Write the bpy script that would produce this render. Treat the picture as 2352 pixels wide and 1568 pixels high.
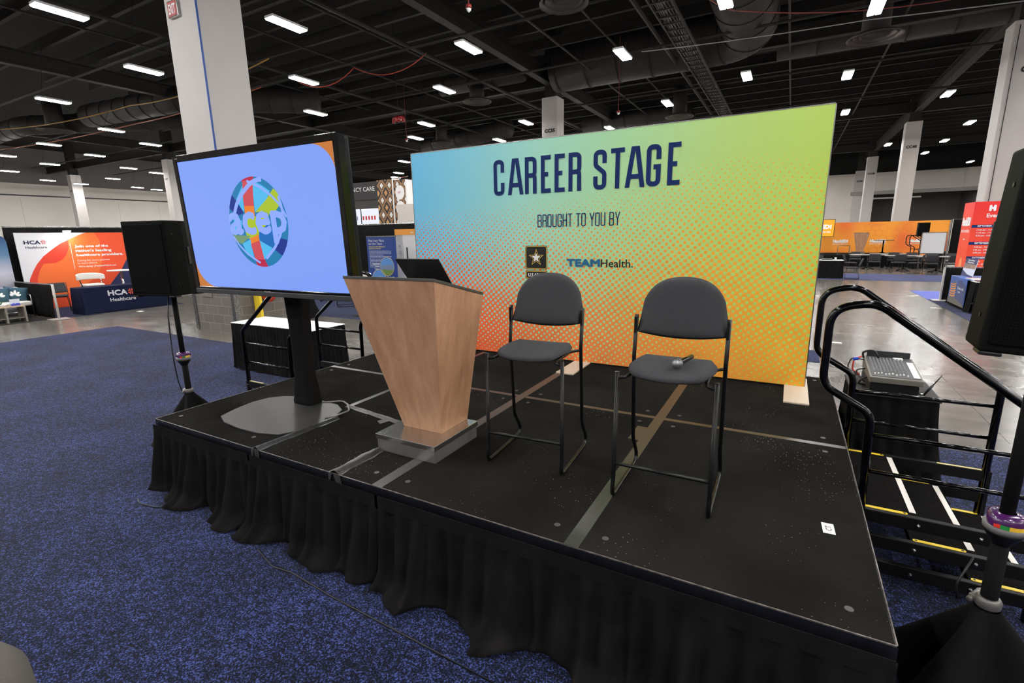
import bpy, bmesh, math, random
from mathutils import Vector, Matrix, Euler
random.seed(7)
R = math.radians
col = bpy.context.scene.collection
scn = bpy.context.scene
for o in list(bpy.data.objects): bpy.data.objects.remove(o)

# ------------------------------------------------------------------ camera, world, exposure
def cam_matrix(loc, yaw, pitch, roll):
    cy, sy, cp, sp = math.cos(yaw), math.sin(yaw), math.cos(pitch), math.sin(pitch)
    f = Vector((sy*cp, cy*cp, sp)); r = Vector((cy, -sy, 0)); u = r.cross(f)
    cr, sr = math.cos(roll), math.sin(roll)
    r2 = cr*r+sr*u; u2 = -sr*r+cr*u
    m = Matrix(((r2.x, u2.x, -f.x, loc[0]), (r2.y, u2.y, -f.y, loc[1]), (r2.z, u2.z, -f.z, loc[2]), (0, 0, 0, 1)))
    return m
cd = bpy.data.cameras.new('camera'); cd.sensor_width = 36; cd.sensor_fit = 'HORIZONTAL'; cd.lens = 17.311
cd.clip_start = .05; cd.clip_end = 300
cam = bpy.data.objects.new('camera', cd); col.objects.link(cam)
cam.matrix_world = cam_matrix((4.4311, -1.9154, 2.0361), -.5096, -.2137, -.0178)
scn.camera = cam
w = bpy.data.worlds.new('world'); scn.world = w; w.use_nodes = True
w.node_tree.nodes['Background'].inputs[0].default_value = (.9, .93, 1, 1)
w.node_tree.nodes['Background'].inputs[1].default_value = .02
scn.view_settings.view_transform = 'Standard'; scn.view_settings.look = 'None'
scn.view_settings.exposure = 0.0; scn.view_settings.gamma = 1; scn.view_settings.use_curve_mapping = False
LAMP = 160.0          # radiance of the hall's LED fixtures

# ------------------------------------------------------------------ materials
def lin(c):
    def f(x):
        x /= 255
        return x/12.92 if x <= .04045 else ((x+.055)/1.055)**2.4
    return (f(c[0]), f(c[1]), f(c[2]), 1)
MC = {}
def mat(name, c, rough=.6, metal=0, var=0, scale=20, bump=0, emit=0, spec=.5, detail=3, stretch=None, c2=None, coat=0):
    if name in MC: return MC[name]
    m = bpy.data.materials.new(name); m.use_nodes = True; nt = m.node_tree; N = nt.nodes; L = nt.links
    b = N['Principled BSDF']; b.inputs['Base Color'].default_value = lin(c); b.inputs['Roughness'].default_value = rough
    b.inputs['Metallic'].default_value = metal; b.inputs['Specular IOR Level'].default_value = spec
    if coat: b.inputs['Coat Weight'].default_value = coat; b.inputs['Coat Roughness'].default_value = .08
    if emit:
        b.inputs['Emission Color'].default_value = lin(c); b.inputs['Emission Strength'].default_value = emit
    if var or bump or c2:
        tc = N.new('ShaderNodeTexCoord'); mp = N.new('ShaderNodeMapping'); L.new(tc.outputs['Object'], mp.inputs[0])
        if stretch: mp.inputs['Scale'].default_value = stretch
        nz = N.new('ShaderNodeTexNoise'); nz.inputs['Scale'].default_value = scale; nz.inputs['Detail'].default_value = detail
        L.new(mp.outputs[0], nz.inputs['Vector'])
        if var or c2:
            cr = N.new('ShaderNodeValToRGB'); L.new(nz.outputs['Fac'], cr.inputs[0])
            a = lin(c); d = lin(c2) if c2 else tuple(min(1, x*(1+var)) for x in a[:3])+(1,)
            e = a if c2 else tuple(x*(1-var) for x in a[:3])+(1,)
            cr.color_ramp.elements[0].position = .32; cr.color_ramp.elements[0].color = e
            cr.color_ramp.elements[1].position = .68; cr.color_ramp.elements[1].color = d
            L.new(cr.outputs[0], b.inputs['Base Color'])
        if bump:
            bp = N.new('ShaderNodeBump'); bp.inputs['Strength'].default_value = bump; bp.inputs['Distance'].default_value = .01
            L.new(nz.outputs['Fac'], bp.inputs['Height']); L.new(bp.outputs[0], b.inputs['Normal'])
    MC[name] = m
    return m
def M_(op, a, b=None, nt=None):
    n = nt.nodes.new('ShaderNodeMath'); n.operation = op
    for i, v in enumerate((a, b)):
        if v is None: continue
        if isinstance(v, (int, float)): n.inputs[i].default_value = v
        else: nt.links.new(v, n.inputs[i])
    return n.outputs[0]

black_metal = mat('black_metal', (5, 5, 6), .13, 0, spec=.4)
chair_metal = mat('chair_metal', (10, 10, 11), .36, 0, spec=.35)
chrome = mat('chrome', (200, 200, 200), .18, 1)
alu = mat('aluminium', (178, 178, 176), .25, 1, var=.12, scale=9)
grey_fabric = mat('charcoal_fabric', (66, 66, 69), .95, 0, var=.22, scale=420, bump=.25, spec=.15)
black_cloth = mat('black_cloth', (25, 24, 24), .95, 0, var=.25, scale=8, bump=.08, spec=.05)
spandex = mat('black_stretch_cloth', (20, 19, 19), .85, 0, var=.2, scale=300, bump=.05, spec=.1)
navy_cloth = mat('navy_cloth', (22, 27, 52), .9, 0, var=.15, scale=30, spec=.15)
white_paint = mat('white_paint', (205, 200, 195), .75, 0, var=.03, scale=3)
wall_paint = mat('wall_paint', (214, 208, 202), .8, 0, var=.04, scale=.6)
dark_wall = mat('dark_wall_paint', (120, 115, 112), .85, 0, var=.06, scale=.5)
ceil_black = mat('ceiling_black', (9, 8.5, 8), .9, 0, var=.2, scale=1.5)
steel_dark = mat('painted_dark_steel', (27, 24, 21), .7, 0, var=.25, scale=5)
duct_dark = mat('painted_dark_duct', (33, 29, 27), .7, 0, var=.2, scale=3)
white_plastic = mat('white_plastic', (235, 235, 235), .4)
white_top = mat('white_table_cover', (238, 238, 236), .5)
white_leather = mat('white_leather', (232, 228, 222), .45)
black_plastic = mat('black_plastic', (13, 13, 14), .4)
spk_paint = mat('speaker_paint', (17, 17, 16), .75, 0, var=.15, scale=180, bump=.2, spec=.1)
yellow = mat('safety_yellow', (246, 214, 50), .5)
white_tape = mat('white_grip_tape', (226, 220, 214), .7)
cream_lam = mat('pale_plate', (205, 190, 172), .5)
navy_ink = mat('navy_ink', (20, 44, 100), .7, spec=.2)
white_ink = mat('white_ink', (240, 240, 240), .6)
black_ink = mat('black_ink', (18, 18, 20), .6)
LM = {}
def ink(c):
    return mat('ink_%d_%d_%d' % c, c, .6)

# ------------------------------------------------------------------ mesh builder
class MB:
    def __init__(s): s.v = []; s.f = []; s.mi = []; s.cur = 0
    def add(s, vs, fs, mx=None):
        n = len(s.v)
        s.v += [tuple(mx @ Vector(p)) if mx else tuple(p) for p in vs]
        s.f += [tuple(i+n for i in f) for f in fs]; s.mi += [s.cur]*len(fs)
        return s
    def box(s, x0, x1, y0, y1, z0, z1, mx=None):
        return s.add([(x0,y0,z0),(x1,y0,z0),(x1,y1,z0),(x0,y1,z0),(x0,y0,z1),(x1,y0,z1),(x1,y1,z1),(x0,y1,z1)],
              [(0,3,2,1),(4,5,6,7),(0,1,5,4),(1,2,6,5),(2,3,7,6),(3,0,4,7)], mx)
    def hexa(s, b, t):   # 4 bottom pts, 4 top pts
        return s.add(list(b)+list(t), [(0,3,2,1),(4,5,6,7),(0,1,5,4),(1,2,6,5),(2,3,7,6),(3,0,4,7)])
    def quad(s, a, b, c, d): return s.add([a,b,c,d], [(0,1,2,3)])
    def tube(s, pts, r, seg=10, close=False, cap=True, rr=None):
        pts = [Vector(p) for p in pts]; n = len(pts); rings = []
        t0 = (pts[1]-pts[0]).normalized()
        nrm = t0.orthogonal().normalized(); prev = t0
        vs = []
        for i, p in enumerate(pts):
            if close: t = (pts[(i+1) % n]-pts[i-1]).normalized()
            elif i == 0: t = t0
            elif i == n-1: t = (pts[-1]-pts[-2]).normalized()
            else: t = ((pts[i+1]-p).normalized()+(p-pts[i-1]).normalized()).normalized()
            q = prev.rotation_difference(t); nrm = (q @ nrm).normalized(); nrm = (nrm-t*nrm.dot(t)).normalized(); prev = t
            bn = t.cross(nrm); ri = rr[i] if rr else r
            for k in range(seg):
                a = 2*math.pi*k/seg; vs.append(p+ri*(math.cos(a)*nrm+math.sin(a)*bn))
        fs = []
        m = n if close else n-1
        for i in range(m):
            for k in range(seg):
                a = i*seg+k; b = i*seg+(k+1) % seg; c = ((i+1) % n)*seg+(k+1) % seg; d = ((i+1) % n)*seg+k
                fs.append((a, b, c, d))
        if cap and not close:
            fs.append(tuple(range(seg-1, -1, -1))); fs.append(tuple(range((n-1)*seg, n*seg)))
        return s.add(vs, fs)
    def lathe(s, prof, c=(0,0,0), seg=24, mx=None, cap=True):
        vs = []; fs = []
        for (r, z) in prof:
            for k in range(seg):
                a = 2*math.pi*k/seg; vs.append((c[0]+r*math.cos(a), c[1]+r*math.sin(a), c[2]+z))
        n = len(prof)
        for i in range(n-1):
            for k in range(seg):
                fs.append((i*seg+k, i*seg+(k+1) % seg, (i+1)*seg+(k+1) % seg, (i+1)*seg+k))
        if cap: fs.append(tuple(range(seg-1, -1, -1))); fs.append(tuple(range((n-1)*seg, n*seg)))
        return s.add(vs, fs, mx)
    def prism(s, poly, h, mx=None):    # poly in xy, extruded 0..h in z
        n = len(poly)
        return s.add([(x, y, 0) for x, y in poly]+[(x, y, h) for x, y in poly],
              [tuple(range(n-1, -1, -1)), tuple(range(n, 2*n))]+[(i, (i+1) % n, n+(i+1) % n, n+i) for i in range(n)], mx)
    def grid(s, fn, nu, nv):
        vs = [fn(u/nu, v/nv) for v in range(nv+1) for u in range(nu+1)]
        return s.add(vs, [(v*(nu+1)+u, v*(nu+1)+u+1, (v+1)*(nu+1)+u+1, (v+1)*(nu+1)+u) for v in range(nv) for u in range(nu)])
    def build(s, name, m, parent=None, smooth=False, bevel=0, bseg=2, sub=0, label=None, cat=None, group=None, kind=None, loc=None, solid=0, weld=False):
        me = bpy.data.meshes.new(name); me.from_pydata([tuple(p) for p in s.v], [], s.f); 
        ms = m if isinstance(m, (list, tuple)) else [m]
        for x in ms: me.materials.append(x)
        if len(ms) > 1: me.polygons.foreach_set('material_index', s.mi)
        if smooth: me.polygons.foreach_set('use_smooth', [True]*len(me.polygons))
        me.update()
        if weld:
            bm = bmesh.new(); bm.from_mesh(me); bmesh.ops.remove_doubles(bm, verts=bm.verts, dist=1e-5); bmesh.ops.recalc_face_normals(bm, faces=bm.faces); bm.to_mesh(me); bm.free()
        o = bpy.data.objects.new(name, me); col.objects.link(o)
        if parent: o.parent = parent
        if loc: o.location = loc
        if solid:
            d = o.modifiers.new('s', 'SOLIDIFY'); d.thickness = solid
        if bevel:
            d = o.modifiers.new('b', 'BEVEL'); d.width = bevel; d.segments = bseg; d.limit_method = 'ANGLE'; d.angle_limit = R(40)
            d.harden_normals = False
        if sub:
            d = o.modifiers.new('u', 'SUBSURF'); d.levels = sub; d.render_levels = sub
        tag(o, label, cat, group, kind)
        return o
def tag(o, label=None, cat=None, group=None, kind=None):
    if label: o['label'] = label
    if cat: o['category'] = cat
    if group: o['group'] = group
    if kind: o['kind'] = kind
    return o
def thing(name, label, cat, loc=(0,0,0), rz=0, group=None):
    o = bpy.data.objects.new(name, None); col.objects.link(o); o.empty_display_size = .1
    o.location = loc; o.rotation_euler = (0, 0, rz)
    return tag(o, label, cat, group)
def dup(root, loc, rz=None, label=None, group=None):
    def cp(o, par):
        c = o.copy(); col.objects.link(c); c.parent = par
        for ch in list(o.children): cp(ch, c)
        return c
    kids = list(root.children)
    r = root.copy(); col.objects.link(r); r.location = loc
    if rz is not None: r.rotation_euler = (0, 0, rz)
    for ch in kids: cp(ch, r)
    if label: r['label'] = label
    if group: r['group'] = group
    return r
def fil(pts, r, n=6):
    """polyline with rounded corners"""
    pts = [Vector(p) for p in pts]; out = [pts[0]]
    rs = r if isinstance(r, (list, tuple)) else [r]*(len(pts)-2)
    for i in range(1, len(pts)-1):
        p, a, b = pts[i], pts[i-1], pts[i+1]; ri = rs[i-1]
        if ri <= 0: out.append(p); continue
        u = (a-p).normalized(); v = (b-p).normalized(); ang = u.angle(v)
        d = min(ri/math.tan(ang/2), (a-p).length*.49, (b-p).length*.49)
        p0 = p+u*d; p1 = p+v*d
        for k in range(n+1):
            t = k/n; out.append(p0*(1-t)**2+p*2*t*(1-t)+p1*t*t)
    out.append(pts[-1])
    return out
def frame(o, r, u):
    """matrix mapping (x right, y up, z out) to the plane at o"""
    r = Vector(r).normalized(); u = Vector(u).normalized(); n = r.cross(u)
    return Matrix(((r.x, u.x, n.x, o[0]), (r.y, u.y, n.y, o[1]), (r.z, u.z, n.z, o[2]), (0, 0, 0, 1)))

# ------------------------------------------------------------------ lettering
TC = {}
def text_mesh(s, bold=0, ext=0, spacing=1):
    k = (s, bold, ext, spacing)
    if k in TC: return TC[k]
    cu = bpy.data.curves.new('t', 'FONT'); cu.body = s; cu.size = 1; cu.offset = bold; cu.resolution_u = 2; cu.space_character = spacing
    o = bpy.data.objects.new('t', cu); col.objects.link(o); bpy.context.view_layer.update()
    me = bpy.data.meshes.new_from_object(o.evaluated_get(bpy.context.evaluated_depsgraph_get()))
    v = [tuple(x.co) for x in me.vertices]; f = [tuple(p.vertices) for p in me.polygons]
    bpy.data.objects.remove(o); bpy.data.curves.remove(cu); bpy.data.meshes.remove(me)
    xs = [p[0] for p in v]; TC[k] = (v, f, min(xs), max(xs)); return TC[k]
def text(mb, s, mx, x, y, cap, width=None, bold=0, align='l', xs=1, shear=0, spacing=1):
    if bold > .024:
        r_ = bold*cap/.729; w_ = width-2*r_ if width else None
        for k in range(8):
            text(mb, s, mx @ Matrix.Translation((0, 0, .0003*(k+1))), x+r_*math.cos(k*math.pi/4)+(r_ if align == 'l' else 0), y+r_*math.sin(k*math.pi/4)+r_, cap-2*r_, w_, 0, align, xs, shear, spacing)
        bold = 0; x += r_ if align == 'l' else 0; y += r_; cap -= 2*r_; width = w_
    """cap = capital height (font cap height about .73)"""
    v, f, a, b = text_mesh(s, bold, 0, spacing); sc = cap/.729
    kx = width/(b-a) if width else sc*xs
    off = -a*kx if align == 'l' else (-(a+b)/2*kx if align == 'c' else -b*kx)
    mb.add([(x+off+p[0]*kx+shear*p[1]*sc, y+p[1]*sc, 0) for p in v], f, mx)
GL = {
 'C': (.44, [[(1,.66),(1,1,1),(0,1,1),(0,0,1),(1,0,1),(1,.34)]]),
 'A': (.6, [[(0,0),(.36,1)],[(.64,1),(1,0)],[(.3,1),(.7,1)],[(.14,.24),(.86,.24)]]),
 'R': (.45, [[(0,0),(0,1)],[(.05,1),(1,1,1),(1,.5,1),(.15,.5)],[(.3,.5),(1,.5,1),(1,0)]]),
 'E': (.37, [[(1,1),(0,1),(0,0),(1,0)],[(0,.5),(.9,.5)]]),
 'S': (.44, [[(1,.68),(1,1,1),(0,1,1),(0,.63,1),(1,.4,1),(1,0,1),(0,0,1),(0,.32)]]),
 'T': (.44, [[(0,1),(1,1)],[(.5,1),(.5,0)]]),
 'G': (.44, [[(1,.66),(1,1,1),(0,1,1),(0,0,1),(1,0,1),(1,.46),(.5,.46)]]),
 'B': (.44, [[(0,0),(0,1)],[(.05,1),(1,1,1),(1,.5,1),(.15,.5)],[(.15,.5),(1,.5,1),(1,0,1),(.05,0)]]),
 'O': (.44, [[(.5,1),(1,1,1),(1,0,1),(0,0,1),(0,1,1),(.5,1)]]),
 'U': (.44, [[(0,1),(0,0,1),(1,0,1),(1,1)]]),
 'H': (.44, [[(0,0),(0,1)],[(1,0),(1,1)],[(0,.5),(1,.5)]]),
 'Y': (.46, [[(0,1),(.5,.45),(.5,0)],[(1,1),(.5,.45)]]),
 ' ': (.22, [])}
def glyph_text(mb, s, mx, xlist, y, h, st, wf=1):
    """condensed block lettering built from strokes; xlist = left x of each letter"""
    for ch, x in zip(s, xlist):
        if ch == ' ': continue
        gw, paths = GL[ch]; gw *= h*wf
        for p in paths:
            q = []
            for a in p: q.append((x+st/2+a[0]*(gw-st), y+st/2+a[1]*(h-st), len(a) > 2))
            # butt ends run out to the letter's edge
            def ext(i, j):
                dx, dy = q[i][0]-q[j][0], q[i][1]-q[j][1]; l = math.hypot(dx, dy); ax, ay = p[i][0], p[i][1]
                if (abs(dy) > abs(dx) and ay in (0, 1)) or (abs(dx) > abs(dy) and ax in (0, 1)):
                    e = st/2*(l/max(abs(dx), abs(dy)))
                    q[i] = (q[i][0]+dx/l*e, q[i][1]+dy/l*e, q[i][2])
            closed = ch in 'O'
            if not closed: ext(0, 1); ext(-1, -2)
            pts = fil([(a, b, 0) for a, b, c in q], [min(gw, h)*.3 if c else 0 for a, b, c in q][1:-1], 5)
            n = len(pts); Lp = []; Rp = []
            for i in range(n):
                if i == 0: d = (pts[1]-pts[0]).normalized(); k = 1
                elif i == n-1: d = (pts[-1]-pts[-2]).normalized(); k = 1
                else:
                    d1 = (pts[i]-pts[i-1]); d2 = (pts[i+1]-pts[i])
                    d1 = d1.normalized() if d1.length > 1e-9 else d2.normalized(); d2 = d2.normalized() if d2.length > 1e-9 else d1
                    d = (d1+d2).normalized(); k = 1/max(.5, d.dot(d1))
                if closed and i in (0, n-1): k = 1
                nm = Vector((-d.y, d.x, 0))*st/2*k; Lp.append(pts[i]+nm); Rp.append(pts[i]-nm)
            if ch == 'A' and p[0][1] != p[1][1] and abs(p[0][0]-p[1][0]) > .1:      # slanted sides cut level
                for a in (Lp, Rp):
                    dd = a[1]-a[0]
                    for i in (0, 1):
                        ty = y if (p[i][1] == 0) else y+h
                        t = (ty-a[0].y)/dd.y; a[i] = Vector((a[0].x+dd.x*t, ty, 0)) if i == 1 else a[i]
                    t = ((y if p[0][1] == 0 else y+h)-a[0].y)/dd.y; a[0] = a[0]+dd*t
            gz = getattr(mb, 'gz', 0)+1; mb.gz = gz
            mb.add(Lp+Rp, [(i, i+1, n+i+1, n+i) for i in range(n-1)], mx @ Matrix.Translation((0, 0, .00012*(gz % 12))))
def rrect(x0, x1, y0, y1, r, n=5):
    out = []
    for cx, cy, a0 in ((x1-r, y1-r, 0), (x0+r, y1-r, 90), (x0+r, y0+r, 180), (x1-r, y0+r, 270)):
        for k in range(n+1):
            a = R(a0+90*k/n); out.append((cx+r*math.cos(a), cy+r*math.sin(a)))
    return out
def flat(mb, poly, mx, z=0): mb.add([(p[0], p[1], z) for p in poly], [tuple(range(len(poly)))], mx)
def ell(cx, cy, rx, ry, n=32, a0=0, a1=360): return [(cx+rx*math.cos(R(a0+(a1-a0)*k/n)), cy+ry*math.sin(R(a0+(a1-a0)*k/n))) for k in range(n + (0 if a1-a0 == 360 else 1))]
def ring(mb, outer, inner, mx, z=0):
    n = len(outer); mb.add([(p[0], p[1], z) for p in outer]+[(p[0], p[1], z) for p in inner], [(i, (i+1) % n, n+(i+1) % n, n+i) for i in range(n)], mx)

# pleated cloth hanging along a path
def pleats(mb, path, ztop, zbot, amp, pitch, flare=.05, puddle=0, seed=1, nv=14, out=1, toplift=0, step=.022):
    rnd = random.Random(seed); pts = [Vector(p) for p in path]
    seg = [(pts[i+1]-pts[i]).length for i in range(len(pts)-1)]; tot = sum(seg); n = max(8, int(tot/step))
    ph = [rnd.random()*6.28 for _ in range(6)]
    def at(s):
        d = s*tot
        for i, l in enumerate(seg):
            if d <= l+1e-9 or i == len(seg)-1:
                t = (pts[i+1]-pts[i]).normalized(); return pts[i]+t*min(d, l), Vector((t.y, -t.x, 0))*out, t, i
            d -= l
    def fn(u, v):
        p, nm, t, i = at(u); s = u*tot
        a = 6.2832*s/pitch+1.3*math.sin(s*2.1+ph[0])+.8*math.sin(s*5.3+ph[1])
        w1 = math.sin(a); w1 = w1*abs(w1)**-.3 if abs(w1) > 1e-3 else 0
        w2 = math.sin(s*6.2832/(pitch*4.1)+ph[2])+.5*math.sin(s*6.2832/(pitch*2.3)+ph[3])
        k = min(1, v*1.6)**.8
        d = amp*(.25+.75*k)*(w1*.5+.5)+amp*.8*k*w2*v+flare*v*v
        z = ztop-(ztop-zbot)*v
        if puddle:
            pv = max(0, (v-.78)/.22); pd = puddle*(.5+.42*math.sin(s*6.2832/(pitch*5.3)+ph[4])+.2*math.sin(s*6.2832/(pitch*2.2)+ph[5])); d -= amp*.35*(w1*.5+.5)*pv
            d += pd*pv*pv; z = max(zbot, zbot+(1-pv)*(ztop-zbot)*.22) if v > .78 else ztop-(ztop-zbot)*v
            z += .012*(1+w1)*pv
        sx = t*(.35*amp*k*math.cos(a*.5+ph[3])*v)
        q = p+nm*d+sx
        return (q.x, q.y, z)
    mb.grid(fn, n, nv); return mb

# ------------------------------------------------------------------ floor
def floor_mat():
    m = bpy.data.materials.new('polished_concrete'); m.use_nodes = True; nt = m.node_tree; N = nt.nodes; L = nt.links
    b = N['Principled BSDF']; tc = N.new('ShaderNodeTexCoord')
    def noise(s, d, st=None):
        mp = N.new('ShaderNodeMapping'); L.new(tc.outputs['Object'], mp.inputs[0])
        if st: mp.inputs['Scale'].default_value = st
        n = N.new('ShaderNodeTexNoise'); n.inputs['Scale'].default_value = s; n.inputs['Detail'].default_value = d; L.new(mp.outputs[0], n.inputs['Vector']); return n.outputs['Fac']
    n1 = noise(.45, 8); n2 = noise(1.4, 7, (1, 2.2, 1))
    mx = M_('ADD', M_('MULTIPLY', n1, .6, nt), M_('MULTIPLY', n2, .4, nt), nt)
    cr = N.new('ShaderNodeValToRGB'); L.new(mx, cr.inputs[0]); e = cr.color_ramp.elements
    e[0].position = .34; e[0].color = lin((84, 80, 75)); e[1].position = .68; e[1].color = lin((124, 119, 113))
    # saw-cut control joints
    sx = N.new('ShaderNodeSeparateXYZ'); L.new(tc.outputs['Object'], sx.inputs[0])
    def joint(o, per):
        f = M_('FRACT', M_('DIVIDE', M_('ADD', o, 400.3, nt), per, nt), None, nt)
        return M_('LESS_THAN', f, .012/per, nt)
    j = M_('MAXIMUM', joint(sx.outputs[0], 4.57), joint(sx.outputs[1], 4.57), nt)
    mixc = N.new('ShaderNodeMix'); mixc.data_type = 'RGBA'; L.new(j, mixc.inputs[0]); L.new(cr.outputs[0], mixc.inputs[6]); mixc.inputs[7].default_value = lin((70, 66, 62))
    L.new(mixc.outputs[2], b.inputs['Base Color'])
    rr = N.new('ShaderNodeMapRange'); L.new(n2, rr.inputs[0]); rr.inputs[1].default_value = .3; rr.inputs[2].default_value = .7; rr.inputs[3].default_value = .2; rr.inputs[4].default_value = .27
    L.new(rr.outputs[0], b.inputs['Roughness'])
    b.inputs['Specular IOR Level'].default_value = .55
    return m
def carpet_mat(name, dark, mid, light, scale=150):
    m = bpy.data.materials.new(name); m.use_nodes = True; nt = m.node_tree; N = nt.nodes; L = nt.links
    b = N['Principled BSDF']; tc = N.new('ShaderNodeTexCoord')
    n = N.new('ShaderNodeTexNoise'); n.inputs['Scale'].default_value = scale; n.inputs['Detail'].default_value = 2.5; n.inputs['Roughness'].default_value = .7
    L.new(tc.outputs['Object'], n.inputs['Vector'])
    n2 = N.new('ShaderNodeTexNoise'); n2.inputs['Scale'].default_value = 1.3; n2.inputs['Detail'].default_value = 4; L.new(tc.outputs['Object'], n2.inputs['Vector'])
    n3 = N.new('ShaderNodeTexNoise'); n3.inputs['Scale'].default_value = 26; n3.inputs['Detail'].default_value = 3; L.new(tc.outputs['Object'], n3.inputs['Vector'])
    f = M_('ADD', M_('ADD', n.outputs['Fac'], M_('MULTIPLY', M_('SUBTRACT', n2.outputs['Fac'], .5, nt), .16, nt), nt), M_('MULTIPLY', M_('SUBTRACT', n3.outputs['Fac'], .5, nt), .3, nt), nt)
    cr = N.new('ShaderNodeValToRGB'); L.new(f, cr.inputs[0]); e = cr.color_ramp.elements
    e[0].position = .38; e[0].color = lin(dark); e[1].position = .66; e[1].color = lin(light)
    k = cr.color_ramp.elements.new(.52); k.color = lin(mid)
    L.new(cr.outputs[0], b.inputs['Base Color']); b.inputs['Roughness'].default_value = .95; b.inputs['Specular IOR Level'].default_value = .1
    b.inputs['Sheen Weight'].default_value = .08; b.inputs['Sheen Roughness'].default_value = .5
    bp = N.new('ShaderNodeBump'); bp.inputs['Strength'].default_value = .8; bp.inputs['Distance'].default_value = .006; L.new(n.outputs['Fac'], bp.inputs['Height']); L.new(bp.outputs[0], b.inputs['Normal'])
    return m
blue_carpet = carpet_mat('blue_carpet', (2, 3, 8), (17, 23, 50), (72, 86, 146), 100)
lilac_carpet = carpet_mat('lilac_carpet', (92, 100, 175), (108, 118, 200), (130, 140, 220))
black_carpet = carpet_mat('black_carpet', (10, 10, 10), (22, 21, 20), (36, 35, 34))
def S_(name, mb, m, **k): return mb.build(name, m, kind='structure', **k)
S_('floor', MB().box(-70, 40, -22, 70, -.3, 0), floor_mat())
S_('ceiling', MB().box(-70, 40, -22, 70, 12.0, 12.2), ceil_black)
# left wall: pale panels, dark reveal line, upper shade painted as a darker band
m = mat('panel_wall', (236, 230, 222), .8, 0, var=.03, scale=.5)
mb = MB().box(-68.4, -68.2, -22, 70, 0, 7.0)
for i in range(20): mb.box(-68.2, -68.15, -20+4.5*i+.03, -20+4.5*(i+1)-.03, .1, 7.0)
mb.box(-68.4, -68.15, -22, 70, 7.14, 8.3)
S_('wall_left', mb, m)
S_('trim_1', MB().box(-68.4, -68.22, -22, 70, 7.0, 7.14), black_plastic)
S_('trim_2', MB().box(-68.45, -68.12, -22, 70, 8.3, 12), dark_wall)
# back wall with a loading bay recess behind a steel lintel
mb = MB().box(-68, 10.4, 68.6, 68.9, 0, 8.1).box(21.6, 40, 68.6, 68.9, 0, 8.1).box(10.4, 21.6, 68.6, 68.9, 6.1, 8.1)
S_('wall_back', mb, wall_paint)
S_('trim_3', MB().box(-68, 40, 68.7, 69, 8.1, 12), ceil_black)
S_('trim_4', MB().box(10.0, 21.8, 68.2, 68.6, 5.72, 6.1), mat('lintel_grey', (150, 146, 142), .6))
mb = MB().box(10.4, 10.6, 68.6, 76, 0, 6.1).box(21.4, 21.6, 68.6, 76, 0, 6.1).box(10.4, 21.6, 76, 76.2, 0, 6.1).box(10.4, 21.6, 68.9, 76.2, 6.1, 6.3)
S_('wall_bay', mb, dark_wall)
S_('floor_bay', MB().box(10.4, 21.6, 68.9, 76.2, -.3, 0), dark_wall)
S_('trim_5', MB().tube([(10.6, 69.4, 5.35), (16.6, 69.4, 5.35)], .09).tube([(11.6, 69.4, 5.35), (11.6, 69.4, 6.1)], .03).tube([(14.6, 69.4, 5.35), (14.6, 69.4, 6.1)], .03), wall_paint)
S_('wall_right', MB().box(39.7, 40, -22, 70, 0, 12), wall_paint)
S_('wall_front', MB().box(-68, 40, -22.3, -22, 0, 12), wall_paint)
# blank panel and duct box on the upper back wall
t = thing('wall_panel', 'large pale blank panel hung high on the far back wall', 'panel', (16.6, 68.6, 6.3))
MB().box(-1.6, 3.2, -.12, 0, 0, 1.7).build('panel_board', mat('pale_panel', (206, 200, 196), .7), t)
MB().tube([(-1.7, -.2, 1.75), (3.4, -.2, 1.75)], .05).build('rail', alu, t)

# ------------------------------------------------------------------ columns
col_paint = mat('column_paint', (190, 186, 183), .75, 0, var=.02, scale=2)
def column(cx, cy, wx, wy, label, txt, face='front', top=8.85, base=0, ztext=7.2, tx=0, cap=.2):
    t = thing('column', label, 'column', (cx, cy, 0), 0, 'white hall columns')
    MB().box(-wx/2, wx/2, -wy/2, wy/2, 0, top).build('shaft', col_paint, t, bevel=.02)
    MB().box(-wx/2+.12, wx/2-.12, -wy/2+.12, wy/2-.12, top, 12).build('steel_post', steel_dark, t)
    if txt:
        mb = MB(); mx = frame((0, -wy/2-.006, 0), (1, 0, 0), (0, 0, 1))
        text(mb, txt, mx, tx, ztext-.03, cap, bold=.06, align='c', width=cap*2.9); mb.build('lettering', black_ink, t)
    return t
t = column(-6.62, 5.02, 1.1, .95, 'huge white square column behind the big screen with a red exit sign on it', None)
cc = MB()
# block plinth with diamond plate corner guards
blk = bpy.data.materials.new('grey_block'); blk.use_nodes = True; nt = blk.node_tree
b = nt.nodes['Principled BSDF']; tc = nt.nodes.new('ShaderNodeTexCoord'); br = nt.nodes.new('ShaderNodeTexBrick')
sp = nt.nodes.new('ShaderNodeSeparateXYZ'); cb = nt.nodes.new('ShaderNodeCombineXYZ'); nt.links.new(tc.outputs['Object'], sp.inputs[0])
nt.links.new(M_('ADD', sp.outputs[0], sp.outputs[1], nt), cb.inputs[0]); nt.links.new(sp.outputs[2], cb.inputs[1]); nt.links.new(cb.outputs[0], br.inputs[0])
br.inputs['Scale'].default_value = 1; br.inputs['Brick Width'].default_value = .4; br.inputs['Row Height'].default_value = .2; br.inputs['Mortar Size'].default_value = .005
br.inputs['Color1'].default_value = lin((112, 106, 100)); br.inputs['Color2'].default_value = lin((104, 99, 94)); br.inputs['Mortar'].default_value = lin((150, 142, 135))
nt.links.new(br.outputs[0], b.inputs['Base Color']); b.inputs['Roughness'].default_value = .85
MB().box(-.88, .66, -.6, .62, 0, 1.25).build('plinth', blk, t)
dp = mat('diamond_plate', (185, 185, 183), .35, 1, c2=(70, 70, 72), scale=60)
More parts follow.
